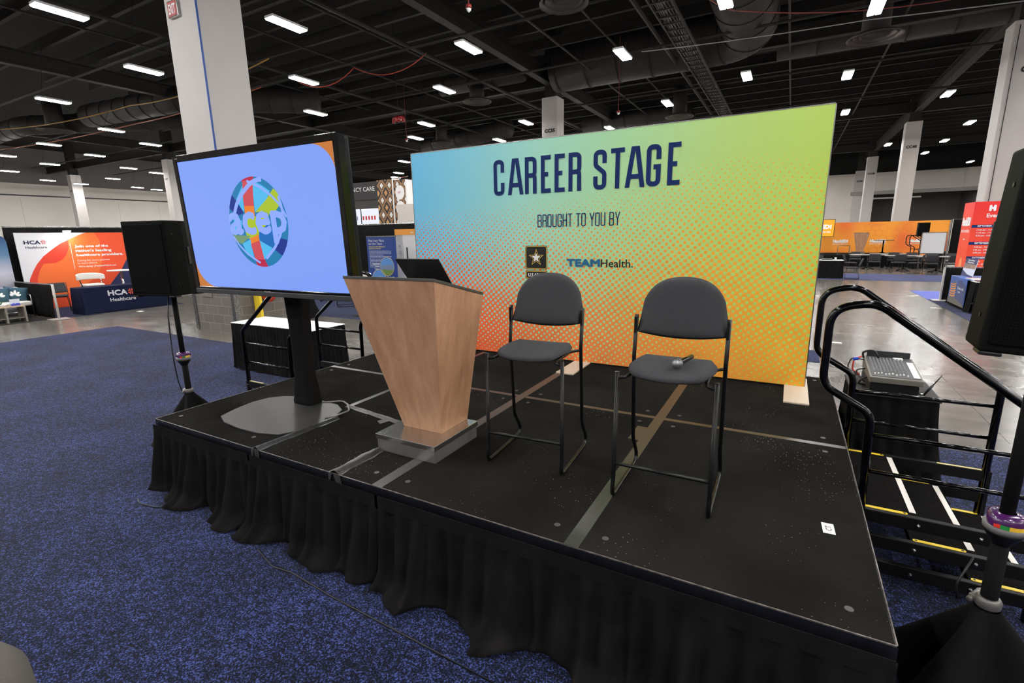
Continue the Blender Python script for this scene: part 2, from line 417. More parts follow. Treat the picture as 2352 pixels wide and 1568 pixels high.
for x in (-.9, .67):
    s = 1 if x < 0 else -1
    MB().box(x, x+s*.1, -.62, -.6, .02, 1.25).box(x-.01 if s > 0 else x, x if s > 0 else x+.01, -.62, -.5, .02, 1.25).build('corner_guard', dp, t)
MB().box(-.52, -.12, -.615, -.6, .78, 1.2).build('access_panel', mat('panel_grey', (112, 106, 101), .6), t, bevel=.004)
MB().tube([(.56, -.49, 8.8), (.562, -.49, 6.2), (.556, -.49, 4.8), (.56, -.49, 1.3)], .02, 6).build('blue_conduit', mat('conduit_blue', (32, 72, 150), .5), t, label='blue cable running down the corner')
for a in t.children:
    if a.name.startswith('blue_conduit'): a.location = (-.0, 0, 0)
# exit sign
e = thing('exit_sign', 'red exit sign mounted high on the huge white column', 'exit sign', (-6.8, 4.545, 6.42))
MB().box(-.17, .17, -.06, 0, 0, .3).build('housing', alu, e, bevel=.008)
MB().box(-.15, .15, -.066, -.06, .02, .28).build('face', mat('exit_red', (176, 84, 84), .5), e)
mb = MB(); text(mb, 'EXIT', frame((0, -.069, .06), (1, 0, 0), (0, 0, 1)), 0, 0, .18, width=.23, bold=.02, align='c'); mb.build('lettering', white_ink, e)
column(-6.95, 23.25, .86, .9, 'white square column lettered CC35 standing behind the stage banner', 'CC35', ztext=7.17, tx=.02, cap=.2)
t = column(10.9, 41.75, .86, .9, 'white square column lettered CC40 rising behind the orange wall', 'CC40', tx=0)
column(10.78, 60.0, .86, .9, 'white square column lettered CC45, next farther than CC40', 'CC45', tx=0)
column(10.7, 68.9, .95, .9, 'white square column lettered CC50 at the far wall', 'CC50', top=8.4)
t = column(10.97, 23.25, 1.0, .9, 'big white square column at the right edge, its lettering cut off', 'CC37', tx=.18, cap=.22)
MB().tube([(-.35, -.47, 8.7), (-.36, -.47, 5), (-.36, -.47, 2.7)], .012, 6).build('cable', black_plastic, t)
column(-43.2, 23.1, .86, .9, 'white column just left of the big screen, third row away', 'CC37', tx=0, cap=.16)
column(-61.5, 23.05, .86, .9, 'white column far left near the pale wall', 'CC38', tx=0, cap=.16)
t = thing('guard_post', 'yellow steel post in front of the grey block plinth', 'post', (-5.8, 4.86, 0))
MB().box(-.1, .1, -.03, .03, .012, 1.3).box(-.1, -.09, 0, .08, .012, 1.3).build('post', yellow, t)
MB().box(-.14, .14, -.1, .1, 0, .012).build('base_plate', yellow, t)
MB().box(.1, .13, -.03, .03, .95, 1.05).build('bracket', yellow, t)
t = thing('fire_hose_valve', 'round red valve fitting beside the yellow post', 'valve', (-5.78, 5.12, .78))
MB().lathe([(.02, -.12), (.11, -.09), (.15, 0), (.11, .09), (.02, .12)], seg=20, mx=Matrix.Rotation(R(90), 4, 'Y')).build('cap', mat('hydrant_red', (190, 60, 40), .45), t, smooth=True)
MB().tube([(-.18, 0, 0), (0, 0, 0)], .05).build('pipe', mat('hydrant_red', (190, 60, 40), .45), t)

# ------------------------------------------------------------------ roof steel, ducts, diffusers
def joist_mb(L, h=.42):
    mb = MB()
    mb.box(-L/2, L/2, -.075, .075, 0, .02).box(-L/2, L/2, -.008, .008, .02, h-.02).box(-L/2, L/2, -.075, .075, h-.02, h)
    return mb
j0 = joist_mb(48).build('trim_6', steel_dark, kind='structure', loc=(-8, 0, 10.2))
jn = 7
for i in range(-4, 34):
    y = 1.9*i+1.2
    o = j0 if i == -4 else j0.copy()
    if i != -4: col.objects.link(o); o.name = 'trim_%d' % jn; jn += 1
    o.location = (-6 if y < 20 else -14, y, 10.15)
    if y > 24: o.location.x = -10; o.scale = (1.35, 1, 1)
for k, x in enumerate((-43, -25, -6.95, 10.95, 29)):
    S_('trim_%d' % (60+k), MB().box(-.18, .18, -22, 69, 0, .05).box(-.03, .03, -22, 69, .05, .6).box(-.18, .18, -22, 69, .6, .65), steel_dark, loc=(x, 0, 9.4))
for k, y in enumerate((5.02, 23.2, 41.7, 60)):
    S_('trim_%d' % (70+k), MB().box(-68, 40, -.16, .16, 0, .05).box(-68, 40, -.03, .03, .05, .6).box(-68, 40, -.16, .16, .6, .65), steel_dark, loc=(0, y, 9.45))
k = 80
for x in (-19, -15.8, -13.2, -10.4, -9.1, -4.4, -2.7, -.6, 3.7, 7.4):      # sprinkler mains and thin conduits along the hall
    S_('trim_%d' % k, MB().tube([(0, -8, 0), (0, 60, 0)], .045 if k % 3 else .08, 6), steel_dark, loc=(x, 0, 9.2+.25*(k % 3))); k += 1
for y in (9.4, 14.4, 19.3, 26, 33):
    S_('trim_%d' % k, MB().tube([(-60, 0, 0), (36, 0, 0)], .05, 6), steel_dark, loc=(0, y, 9.05)); k += 1
def duct(path, r, label, rad=2.2, ribs=1.5):
    t = thing('air_duct', label, 'air duct', path[0]); p0 = Vector(path[0])
    pts = [p-p0 for p in fil(path, rad, 8)]
    MB().tube(pts, r, 28).build('pipe', duct_dark, t, smooth=True)
    acc = 0
    for a, b in zip(pts, pts[1:]):
        l = (b-a).length; d = ribs-acc
        while d < l:
            c = a+(b-a)*(d/l); u = (b-a).normalized(); MB().tube([c-u*.03, c+u*.03], r+.03, 28).build('seam_band', steel_dark, t); d += ribs
        acc = (acc+l) % ribs
    return t
duct([(2.3, 2, 10.0), (2.3, 22.6, 10.0), (-6.5, 22.6, 10.0)], 1.05, 'fat black duct running overhead toward the big stage banner', 1.6)
duct([(3.2, 24.6, 9.9), (38, 24.6, 9.9)], .62, 'black duct crossing toward the right edge above the CC40 column', 1)
duct([(-7.6, 21.2, 9.7), (-12.5, 21.2, 9.7)], .42, 'short black duct beside column CC35 ending over a round vent', 1)
duct([(-19, 18.6, 9.4), (-25, 14.4, 9.4), (-33, 13.6, 9.4)], .62, 'black elbow duct left of the huge column', 1.5, 1.2)
duct([(-25, 18, 9.2), (-38, 12.2, 9.2), (-60, 12.2, 9.2)], .55, 'long black duct across the far left ceiling', 2)
duct([(-9, 33, 9.5), (-2, 33, 9.5), (-2, 33, 8.5)], .5, 'dark duct bending down behind the banner top', .7)
duct([(-23, 33, 9.3), (-13.5, 30.2, 9.3)], .6, 'dark slanting duct above the stage banner left end', 1)
def diffuser(x, y, z, r, label, top=10.2):
    t = thing('ceiling_diffuser', label, 'air vent', (x, y, z), 0, 'round ceiling diffusers')
    mb = MB()
    for a, zz in ((1, 0), (.78, .06), (.56, .1), (.36, .14)):
        mb.lathe([(r*a, zz), (r*a*.985, zz-.03), (r*(a-.1), zz+.05), (r*(a-.16), zz+.1)], seg=32, cap=False)
    mb.build('cone_ring', mat('diffuser_grey', (70, 65, 60), .5), t, smooth=True)
    MB().lathe([(r*.5, .1), (r*.5, top-z)], seg=20).build('neck', duct_dark, t, smooth=True)
diffuser(-1.97, 13.0, 8.6, .72, 'round dark vent cut by the top edge, above the stage title')
diffuser(-10.0, 20.75, 8.6, .72, 'round dark vent left of column CC35', 9.3)
diffuser(6.4, 21.2, 8.6, .85, 'round dark vent at upper right below the double lamp')
diffuser(-34.7, 12.5, 8.6, .9, 'round dark vent far left over the orange booth')
diffuser(-1.9, 30, 8.6, .8, 'round dark vent just above the banner top edge')
diffuser(-18.4, 29, 8.6, .8, 'round dark vent over the lattice-pattern tower')
def pendant(x, y, z, label):
    t = thing('smoke_detector', label, 'detector', (x, y, z), 0, 'red hanging detectors')
    MB().tube([(0, 0, .08), (0, 0, 12-z)], .012, 6).build('rod', mat('pipe_red', (130, 40, 36), .5), t)
    MB().lathe([(.02, .1), (.07, .07), (.08, .0), (.05, -.01)], seg=16).build('cap', mat('pipe_red', (130, 40, 36), .5), t, smooth=True)
    MB().lathe([(.055, -.01), (.055, -.05), (.02, -.09)], seg=16).build('bulb', white_plastic, t, smooth=True)
pendant(-3.0, 9.5, 7.5, 'red hanging detector near the top edge above the banner')
pendant(-2.69, 20.8, 7.2, 'red hanging detector over the word STAGE')
pendant(-15.6, 21.8, 7.5, 'red hanging detector above the left end of the banner')
pendant(13.5, 30, 8.2, 'red hanging detector near the big right column')
t = thing('chain_hoist', 'red hoist hanging left of the stage banner', 'hoist', (-12.4, 17.5, 7.5))
MB().tube([(0, 0, .1), (0, 0, 4.5)], .01, 6).build('chain', steel_dark, t)
MB().tube(fil([(-.3, 0, -.15), (-.28, 0, .05), (0, 0, .08), (.28, 0, .05), (.3, 0, -.15)], .06), .07, 8).build('yoke', mat('hoist_red', (150, 30, 40), .4), t, smooth=True)
MB().lathe([(.12, -.12), (.14, 0), (.12, .12)], seg=14, mx=Matrix.Rotation(R(90), 4, 'Y')).build('drum', mat('hoist_red', (150, 30, 40), .4), t, smooth=True)
# cable tray full of conduits above the banner
t = thing('cable_tray', 'black overhead cable ladder crossing the ceiling right of column CC35', 'cable tray', (.4, 3, 8.72))
MB().box(-.35, -.3, 0, 36, 0, .1).box(.3, .35, 0, 36, 0, .1).build('side_rail', steel_dark, t)
for i in range(60): MB().box(-.3, .3, .3+.6*i, .36+.6*i, 0, .04).build('rung', steel_dark, t)
for i in range(7):
    x = -.24+.08*i; MB().tube([(x+.02*math.sin(k*1.7+i), k*1.5, .08+.02*math.sin(k+i)) for k in range(25)], .03, 6).build('conduit', mat('conduit_dark', (60, 56, 52), .5), t)
def swag(pts, r, c, label, sag=.3):
    out = []
    for a, b in zip(pts, pts[1:]):
        a = Vector(a); b = Vector(b)
        for k in range(12):
            s = k/12; p = a.lerp(b, s); p.z -= sag*4*s*(1-s); out.append(p)
    out.append(Vector(pts[-1])); o = MB().tube(out, r, 6).build('overhead_cable', mat('cable_%d_%d_%d' % c, c, .5), smooth=True)
    tag(o, label, 'cable'); return o
swag([(1.2, 13, 8.9), (2.3, 16.6, 8.75), (9, 20, 9.0), (14, 22, 9.1)], .02, (120, 50, 44), 'dark red cable swagged under the fat black duct', .25)
swag([(-1, 18, 8.55), (6, 19.2, 8.6), (16, 21, 8.6)], .018, (150, 150, 150), 'thin grey cable stretched across the upper right ceiling', .05)
swag([(-40, 10.5, 8.9), (-26, 12.6, 8.9), (-14, 12, 8.9)], .03, (150, 110, 40), 'yellow cable run across the left ceiling', .3)
swag([(-14.5, 13.5, 8.6), (-12, 14.5, 8.9), (-9, 15.5, 9.2)], .02, (170, 60, 40), 'orange cable looped above the big screen', .5)
swag([(-44, 12.6, 8.4), (-28, 13.6, 8.4), (-16, 13, 8.4)], .03, (140, 70, 44), 'copper coloured cable under the left ducts', .12)

# ------------------------------------------------------------------ LED fixtures
lamp_glow = mat('lamp_lens', (255, 253, 250), .5, emit=LAMP)
t0 = thing('ceiling_lamp', 'x', 'ceiling light', (0, 0, 7.8), 0, 'hanging LED fixtures')
MB().box(-.17, .17, -.56, .56, .03, .09).box(-.05, .05, -.3, .3, .09, .13).build('housing', white_plastic, t0)
MB().box(-.155, -.015, -.54, .54, 0, .03).box(.015, .155, -.54, .54, 0, .03).build('lens', lamp_glow, t0)
MB().tube([(0, -.45, .1), (0, -.3, .5), (0, 0, 2.4)], .006, 5).tube([(0, .45, .1), (0, .3, .5)], .006, 5).build('hanger', black_plastic, t0)
LT = [(-12.5,4.9,'top left corner lamp, the largest on the left'),(-15.7,8.3,'lamp just left of the huge column, below the corner one'),(-23.0,8.3,'long lamp at left, above the fat elbow duct'),(-27.7,12.3,'lamp halfway between the left edge and the column, mid height'),(-35.2,12.2,'lamp at left under the round vent'),(-37.8,15.5,'lamp left of the column with dim lamps around'),(-30.5,15.5,'lamp near the column left side, above the big screen corner'),(-45.0,15.5,'small lamp far left, fifth row'),(-42.5,12.3,'lamp cut by the left edge, higher one'),(-43.0,19.8,'bright double lamp left of the CC37 column'),(-51.9,22.4,'small lamp between the two far left columns'),(-44.5,22.6,'small lamp touching the CC37 column'),(-52.1,15.3,'small lamp at left edge above the pale wall'),(-57.8,19.6,'small lamp in front of the far left wall'),(-59.2,22.7,'tiny round lamp right of the far left column'),(-59.1,27.7,'small lamp low beside the wall band'),(-60.3,30.2,'small lamp lowest beside the CC37 column'),(-8.3,8.4,'bright lamp right of the huge column, highest'),(-12.1,12.0,'bright lamp right of the huge column, second'),(-15.8,15.6,'bright lamp right of the huge column, third above the screen'),(-5.0,12.5,'bright lamp in the top centre left of the vent'),(-8.4,15.8,'bright lamp above the round vent by column CC35'),(-13.0,20.4,'lamp over the left end of the banner, upper'),(-15.9,23.0,'lamp over the left end of the banner, lower'),(-8.4,23.0,'lamp just left of column CC35'),(-12.1,26.5,'lamp touching the banner top edge'),(-1.0,15.7,'bright square lamp above the title word STAGE'),(-1.1,23.1,'square lamp between the cable tray and the banner top'),(2.4,13.2,'lamp cut by the top edge under the fat duct'),(5.9,15.8,'double tube lamp at top right'),(2.4,20.6,'lamp at the lower end of the fat duct'),(5.8,22.6,'lamp on the duct crossing above the banner corner'),(6.3,30.0,'small lamp beside the banner top right corner'),(10.0,28.4,'bright lamp left of the big right column'),(12.8,37.2,'lamp right of column CC40, upper'),(13.1,44.1,'lamp right of column CC40, middle'),(9.9,43.7,'lamp left of column CC40'),(13.2,50.5,'small lamp right of column CC40, lower'),(18.2,60.1,'lamp lighting the pale far wall panel'),(-22.9,30.0,'lamp above the lattice-pattern tower, upper'),(-28.1,35.2,'lamp above the lattice-pattern tower, middle'),(-30.7,37.7,'lamp above the lattice-pattern tower, lowest'),(-5.1,27.0,'lamp peeking over the banner top right of CC35'),(-43.4,43.9,'small lamp between the screen and the tower'),(6.7,61.5,'lamp at the far wall left of column CC50')]
first = True
seen = [(a, b) for a, b, c in LT]
for x, y, l in LT:
    if first: t0.location = (x, y, 7.8); t0['label'] = 'LED '+l; first = False
    else: dup(t0, (x, y, 7.8), label='LED '+l)
for o in [x for x in col.objects if x.name.startswith('ceiling_lamp')]:
    if (1 < o.location.x < 3.6 and o.location.y < 24) or (-9 < o.location.x < 1 and 21.4 < o.location.y < 23.8) or -43 < o.location.x < -25 and 11 < o.location.y < 16:
        for c in o.children:
            if c.name.startswith('hanger'): c.scale.z = .42
# the same staggered rows go on overhead, beside and behind the camera
for j in range(-5, 17):
    for k in range(-17, 9):
        if (j+k) % 2 == 0: continue
        x, y = -1.1+3.55*k, 4.9+3.6*j
        if any(abs(x-a)+abs(y-b) < 2.6 for a, b in seen) or (abs(x+6.6) < 3.2 and abs(y-5) < 3): continue
        if (abs(x-2.3) < 1.4 and y < 24) or (x < -24 and abs(y-12.6) < 1.6) or (-8 < x < 1 and abs(y-22.6) < 1.3): continue
        # skip anything the photograph shows as bare ceiling
        d = Vector((x-4.431, y+1.915, 7.8-2.036)); m4 = cam.matrix_world.inverted(); c = m4.to_3x3() @ d
        if c.z < -.3 and abs(c.x/-c.z) < 1.12 and c.y/-c.z < .75:
            px, py = 1176-1131*c.x/c.z, 784+1131*c.y/c.z
            hid = (975 < px < 1895 and py > 365-.117*(px-942)) or (430 < px < 765 and 385-.148*(px-400) < py < 650)
            if not hid or (x < 2 and y < 8): continue
        dup(t0, (x, y, 7.8), label='LED fixture out of sight beyond the picture edge or behind the banner and screen')

# ================================================================== STAGE
D = 1.2192; HS = .61
deck_mat = bpy.data.materials.new('stage_carpet'); deck_mat.use_nodes = True; nt = deck_mat.node_tree; b = nt.nodes['Principled BSDF']
tc = nt.nodes.new('ShaderNodeTexCoord'); n1 = nt.nodes.new('ShaderNodeTexNoise'); n1.inputs['Scale'].default_value = 1.7; n1.inputs['Detail'].default_value = 5
nt.links.new(tc.outputs['Object'], n1.inputs['Vector'])
vo = nt.nodes.new('ShaderNodeTexVoronoi'); vo.inputs['Scale'].default_value = 62; nt.links.new(tc.outputs['Object'], vo.inputs['Vector'])
n3 = nt.nodes.new('ShaderNodeTexNoise'); n3.inputs['Scale'].default_value = 2.2; n3.inputs['Detail'].default_value = 3; nt.links.new(tc.outputs['Object'], n3.inputs['Vector'])
wn = nt.nodes.new('ShaderNodeSeparateColor'); nt.links.new(vo.outputs['Color'], wn.inputs[0])
th = M_('MULTIPLY', M_('GREATER_THAN', wn.outputs[0], .7, nt), M_('MULTIPLY', M_('MAXIMUM', M_('SUBTRACT', n3.outputs['Fac'], .36, nt), 0, nt), .75, nt), nt)
speck = M_('LESS_THAN', vo.outputs['Distance'], th, nt)
cr = nt.nodes.new('ShaderNodeValToRGB'); nt.links.new(n1.outputs['Fac'], cr.inputs[0]); cr.color_ramp.elements[0].position = .3; cr.color_ramp.elements[0].color = lin((27, 26, 25)); cr.color_ramp.elements[1].position = .75; cr.color_ramp.elements[1].color = lin((40, 39, 37))
mx = nt.nodes.new('ShaderNodeMix'); mx.data_type = 'RGBA'; nt.links.new(speck, mx.inputs[0]); nt.links.new(cr.outputs[0], mx.inputs[6]); mx.inputs[7].default_value = lin((112, 109, 104))
nt.links.new(mx.outputs[2], b.inputs['Base Color']); b.inputs['Roughness'].default_value = .8; b.inputs['Specular IOR Level'].default_value = 0
edge_mat = mat('deck_edge', (18, 19, 24), .3, 0, var=.3, scale=12)
worn = mat('worn_edge', (128, 122, 116), .45, .5, c2=(70, 66, 62), scale=30)
st = thing('stage', 'low black stage of taped deck panels holding the banner, chairs and lectern', 'stage', (0, 0, 0))
Y1, Y2 = 1.8195, 3.6083
bolt = MB().lathe([(.016, 0), (.016, .0015), (.006, .0015)], seg=14)
for j, (ya, yb) in enumerate(((0, Y1), (Y1, Y2))):
    for i in range(4):
        x0 = i*D; d = MB().box(x0+.001, x0+D-.001, ya+.001, yb-.001, HS-.055, HS).build('deck', deck_mat, st)
        for bx in (.125, D-.125):
            for by in (.125, yb-ya-.125):
                bolt.build('bolt', mat('bolt_dull', (84, 82, 80), .5, .4), d, loc=(x0+bx, ya+by, HS)) if (i, j, bx, by) == (0, 0, .125, .125) else None
                if (i, j, bx, by) == (0, 0, .125, .125): b0 = [c for c in d.children][0]
                else:
                    c = b0.copy(); col.objects.link(c); c.parent = d; c.location = (x0+bx, ya+by, HS)
mb = MB()
mb.box(-.008, 4*D+.008, -.008, 0, HS-.058, HS-.004).box(-.008, 4*D+.008, Y2, Y2+.008, HS-.058, HS-.004).box(-.008, 0, 0, Y2, HS-.058, HS-.004).box(4*D, 4*D+.008, 0, Y2, HS-.058, HS-.004)
mb.build('edge_frame', edge_mat, st)
mb = MB(); mb.box(-.008, 4*D+.008, -.008, -.002, HS-.004, HS+.001).box(-.008, -.003, -.008, Y2, HS-.004, HS+.001).box(4*D+.003, 4*D+.008, -.008, Y2, HS-.004, HS+.001)
mb.build('edge_lip', worn, st)
for i in range(5):
    for j in (0.06, Y1, Y2-.06):
        MB().tube([(min(max(i*D, .06), 4*D-.06), j, .009), (min(max(i*D, .06), 4*D-.06), j, HS-.06)], .024, 8).build('leg', black_metal, st)
def header(a, b, nm):
    q = MB(); q.box(a[0], b[0], a[1]-.005, a[1]-.001, HS-.125, HS-.042) if a[1] == b[1] else q.box(a[0]-.014, a[0]-.008, b[1], a[1], HS-.125, HS-.06)
    return q.build('header_band', black_cloth, bpy.data.objects[nm])
sk = [('panel nearest the left corner', -.012, 1.26, .05, 3), ('panel beneath the lectern', 1.24, 2.46, .05, 8), ('long panel at the right, below the chairs', 2.44, 4*D+.012, .05, 12)]
for lb, xa, xb, am, sd in sk:
    tag(pleats(MB(), [(xa, -.012, 0), (xb, -.012, 0)], HS-.06, .012, .046, .125, flare=.055, puddle=.13, seed=sd, nv=26, step=.01).build('stage_skirt', black_cloth, smooth=True, solid=.003), 'black pleated stage skirt, front '+lb, 'stage skirt', 'black stage skirts')
tag(pleats(MB(), [(-.02, Y2, 0), (-.02, 0, 0)], HS-.06, .012, .03, .13, flare=.05, puddle=.1, seed=5, nv=20, step=.016).build('stage_skirt', black_cloth, smooth=True, solid=.003), 'black pleated stage skirt down the left side of the stage', 'stage skirt', 'black stage skirts')
for nm, a, b in (('stage_skirt', (-.012, -.026), (1.26, -.026)), ('stage_skirt.001', (1.24, -.026), (2.46, -.026)), ('stage_skirt.002', (2.44, -.026), (4.88, -.026))): header(a, b, nm)
# floor carpets
def carpet(x0, x1, y0, y1, m, label, h=.008):
    return tag(MB().box(x0, x1, y0, y1, 0, h).build('carpet', m), label, 'carpet')
carpet(-9.85, 14, -10, 3.79, blue_carpet, 'big dark blue carpet spread under and in front of the stage')

# gaffer tape
gaf = mat('gaffer_tape', (56, 54, 52), .33, 0, var=.14, scale=14, spec=.6)
def tape(x0, x1, y0, y1, label, z=HS+.0012):
    n = MB().box(x0, x1, y0, y1, z-.0008, z).build('gaffer_tape', gaf); return tag(n, label, 'tape', 'grey gaffer tape strips')
tape(-.008, 4*D, Y1-.024, Y1+.024, 'long grey tape strip crossing the stage from left to right')
tape(2*D-.04, 2*D+.038, -.008, 3.13, 'grey tape strip running from the lectern back to the banner', HS+.002)
tape(3*D-.037, 3*D+.037, -.008, 3.13, 'grey tape strip running between the two tall chairs', HS+.002)
tape(D-.025, D+.025, .95, 3.13, 'grey tape strip behind the lectern left side', HS+.002)
tag(MB().hexa([(1.69,.775,HS+.0004),(1.752,.742,HS+.0004),(1.775,.822,HS+.0004),(1.716,.859,HS+.0004)], [(1.69,.775,HS+.0012),(1.752,.742,HS+.0012),(1.775,.822,HS+.0012),(1.716,.859,HS+.0012)]).build('gaffer_tape', gaf), 'short square of grey tape on the stage left of the lectern base', 'tape', 'grey gaffer tape strips')
tape(3.545, 3.62, 1.33, 1.59, 'short tape piece beside the strip, left of the right chair', HS+.0012)
def hump(p0, p1, wd, h, label, seed, ends=0):
    rnd = random.Random(seed); p0 = Vector(p0); p1 = Vector(p1); u = (p1-p0); L = u.length; u.normalize(); nn = Vector((-u.y, u.x, 0))
    nz = [[rnd.random() for _ in range(9)] for _ in range(int(L/.02)+2)]
    def fn(a, b):
        i = int(a*L/.02); j = int(b*8+.5); s = (b-.5)*2
        z = h*max(0, 1-(abs(s)*1.55)**2)+.0026*nz[i][j]*(1-abs(s)**6)
        w = wd/2*(1+.1*math.sin(a*L*23+seed)+.06*math.sin(a*L*51))
        p = p0+u*(a*L)+nn*(s*w)
        return (p.x, p.y, HS+.0016+z)
    return tag(MB().grid(fn, int(L/.02), 8).build('taped_cable', mat('shiny_tape', (48, 47, 45), .34, 0, var=.3, scale=25, spec=.6), smooth=False, solid=.0008), label, 'taped cable', 'cables under crumpled tape')
hump((1.31, -.006, 0), (1.345, .68, 0), .085, .016, 'crumpled black tape over a cable from the screen base to the stage front', 1)
hump((2.09, -.006, 0), (2.09, .375, 0), .1, .018, 'crumpled black tape over a cable ending under the lectern base', 2)
hump((1.2, .93, 0), (2.075, .8, 0), .06, .011, 'taped cable running from the screen stand to the lectern', 3)
for x, sd in ((1.31, 1), (2.09, 2)):
    rnd = random.Random(sd); mb = MB()
    for k in range(5):
        a = rnd.uniform(-.04, .04); mb.add([(x+a-.014, -.01, HS+.004), (x+a+.016, -.012, HS+.002), (x+a*1.4+.02, -.016, HS-.04-.03*rnd.random()), (x+a*1.4-.002, -.014, HS-.045)], [(0,1,2,3)])
    tag(mb.build('tape_tail', gaf, solid=.001), 'torn tape tail folded over the stage front edge, '+('left one' if sd == 1 else 'right one'), 'tape')
MB_c = MB().tube(fil([(.94, .86, HS+.012), (1.08, .98, HS+.012), (1.2, .93, HS+.012), (1.335, .82, HS+.014), (1.32, .68, HS+.012), (1.3, .6, HS+.02)], .06), .007, 6)
tag(MB_c.build('power_cable', mat('cable_grey', (120, 118, 115), .4), smooth=True), 'grey cable looping round the screen base plate', 'cable')
# CT note
t = thing('paper_note', 'small white paper lettered CT stuck to the stage at right', 'note', (4.715, .7, HS+.002), R(3))
MB().box(-.026, .026, -.048, .048, 0, .0006).build('paper', white_plastic, t)
mb = MB(); text(mb, 'CT', frame((0, 0, .001), (0, 1, 0), (-1, 0, 0)), 0, -.013, .026, align='c'); mb.build('lettering', black_ink, t)

# ================================================================== BANNER
def banner_mat():
    m = bpy.data.materials.new('career_banner'); m.use_nodes = True; nt = m.node_tree; N = nt.nodes; L = nt.links; b = N['Principled BSDF']
    tc = N.new('ShaderNodeTexCoord'); sp = N.new('ShaderNodeSeparateXYZ'); L.new(tc.outputs['Object'], sp.inputs[0])
    X, Z = sp.outputs[0], sp.outputs[2]                # metres from the lower left corner of the banner
    u = M_('DIVIDE', X, 4.469, nt); v = M_('DIVIDE', Z, 2.427, nt)
    def ramp(f, st):
        r = N.new('ShaderNodeValToRGB'); L.new(f, r.inputs[0]); e = r.color_ramp.elements
        e[0].position = st[0][0]; e[0].color = lin(st[0][1]); e[1].position = st[-1][0]; e[1].color = lin(st[-1][1])
        for p, c in st[1:-1]: k = e.new(p); k.color = lin(c)
        return r.outputs[0]
    # light ground: sky blue at left, mint in the middle, lime at right and low
    g = M_('ADD', u, M_('MULTIPLY', M_('SUBTRACT', .75, v, nt), .12, nt), nt)
    ground = ramp(g, [(.0, (112, 196, 236)), (.18, (138, 210, 226)), (.38, (168, 226, 204)), (.6, (180, 228, 168)), (.82, (192, 226, 128)), (1, (196, 224, 104))])
    dots = ramp(M_('ADD', u, M_('MULTIPLY', v, .35, nt), nt), [(.0, (252, 92, 50)), (.3, (255, 120, 68)), (.62, (255, 152, 78)), (.95, (255, 178, 62)), (1.2, (255, 182, 60))])
    # halftone screen, 48 mm pitch turned 38 degrees
    a = R(38); p = .0485
    ru = M_('ADD', M_('MULTIPLY', X, math.cos(a)/p*2*math.pi, nt), M_('MULTIPLY', Z, math.sin(a)/p*2*math.pi, nt), nt)
    rv = M_('SUBTRACT', M_('MULTIPLY', Z, math.cos(a)/p*2*math.pi, nt), M_('MULTIPLY', X, math.sin(a)/p*2*math.pi, nt), nt)
    s = M_('ADD', M_('MULTIPLY', M_('ADD', M_('COSINE', ru, None, nt), M_('COSINE', rv, None, nt), nt), .25, nt), .5, nt)
    # coverage as a function of height below a line that arches up at the right
    def bump_(c, w, h): # gaussian-ish
        d = M_('DIVIDE', M_('SUBTRACT', u, c, nt), w, nt); return M_('MULTIPLY', M_('POWER', 2.718, M_('MULTIPLY', M_('MULTIPLY', d, d, nt), -1, nt), nt), h, nt)
    top = M_('ADD', M_('ADD', 1.76, bump_(.86, .27, .42), nt), bump_(.35, .3, .08), nt)
    half = M_('ADD', M_('ADD', .66, bump_(.8, .16, .36), nt), bump_(.1, .25, .2), nt)
    t = M_('DIVIDE', M_('SUBTRACT', top, Z, nt), M_('MULTIPLY', M_('SUBTRACT', top, half, nt), 2, nt), nt)
    cov = N.new('ShaderNodeMapRange'); L.new(t, cov.inputs[0]); cov.inputs[1].default_value = 0; cov.inputs[2].default_value = 1; cov.inputs[3].default_value = -.02; cov.inputs[4].default_value = 1.06; cov.clamp = True
    on = M_('GREATER_THAN', s, M_('SUBTRACT', 1, cov.outputs[0], nt), nt)
    mx = N.new('ShaderNodeMix'); mx.data_type = 'RGBA'; L.new(on, mx.inputs[0]); L.new(ground, mx.inputs[6]); L.new(dots, mx.inputs[7]); L.new(mx.outputs[2], b.inputs['Base Color'])
    b.inputs['Roughness'].default_value = .55; b.inputs['Specular IOR Level'].default_value = .25
    return m
bn = thing('stage_banner', 'large rainbow halftone wall lettered CAREER STAGE standing on the stage', 'banner', (.1956, 3.156, HS+.004))
BW, BH = 4.469, 2.427
MB().box(.008, BW-.008, 0, .05, .012, BH-.008).build('print', banner_mat(), bn)
mb = MB(); mb.box(0, .008, -.002, .055, 0, BH).box(BW-.008, BW, -.002, .055, 0, BH).box(0, BW, -.002, .055, BH-.008, BH); mb.build('frame', alu, bn)
MB().box(0, BW, -.001, .055, 0, .012).build('bottom_rail', black_plastic, bn)
fm = frame((-.1956, -.003, -.004), (1, 0, 0), (0, 0, 1))         # stage coordinates from here: x along the stage, y above the deck
mb = MB()
xs = [1.396, 1.584, 1.8, 1.995, 2.158, 2.318, 0, 2.594, 2.778, 2.93, 3.136, 3.34]
glyph_text(mb, 'CAREER STAGE', fm, xs, 1.863, .388, .0455, .82)
mb.build('title_lettering', navy_ink, bn)
mb = MB(); s = 'BROUGHT TO YOU BY'; x = 1.951; xl = []
for ch in s: xl.append(x); x += {' ': .035}.get(ch, .0655)
k = (2.892-1.951)/(x-.0045-1.951); xl = [1.951+(a-1.951)*k for a in xl]
glyph_text(mb, s, fm, xl, 1.499, .137, .0105, .83)
mb.build('subtitle_lettering', navy_ink, bn)
gold = ink((222, 186, 62))
mb = MB(); flat(mb, rrect(1.794, 2.068, 1.036, 1.3, .018), fm); mb.cur = 1
ring(mb, rrect(1.80, 2.062, 1.042, 1.294, .016), rrect(1.807, 2.055, 1.049, 1.287, .012), fm, .001)
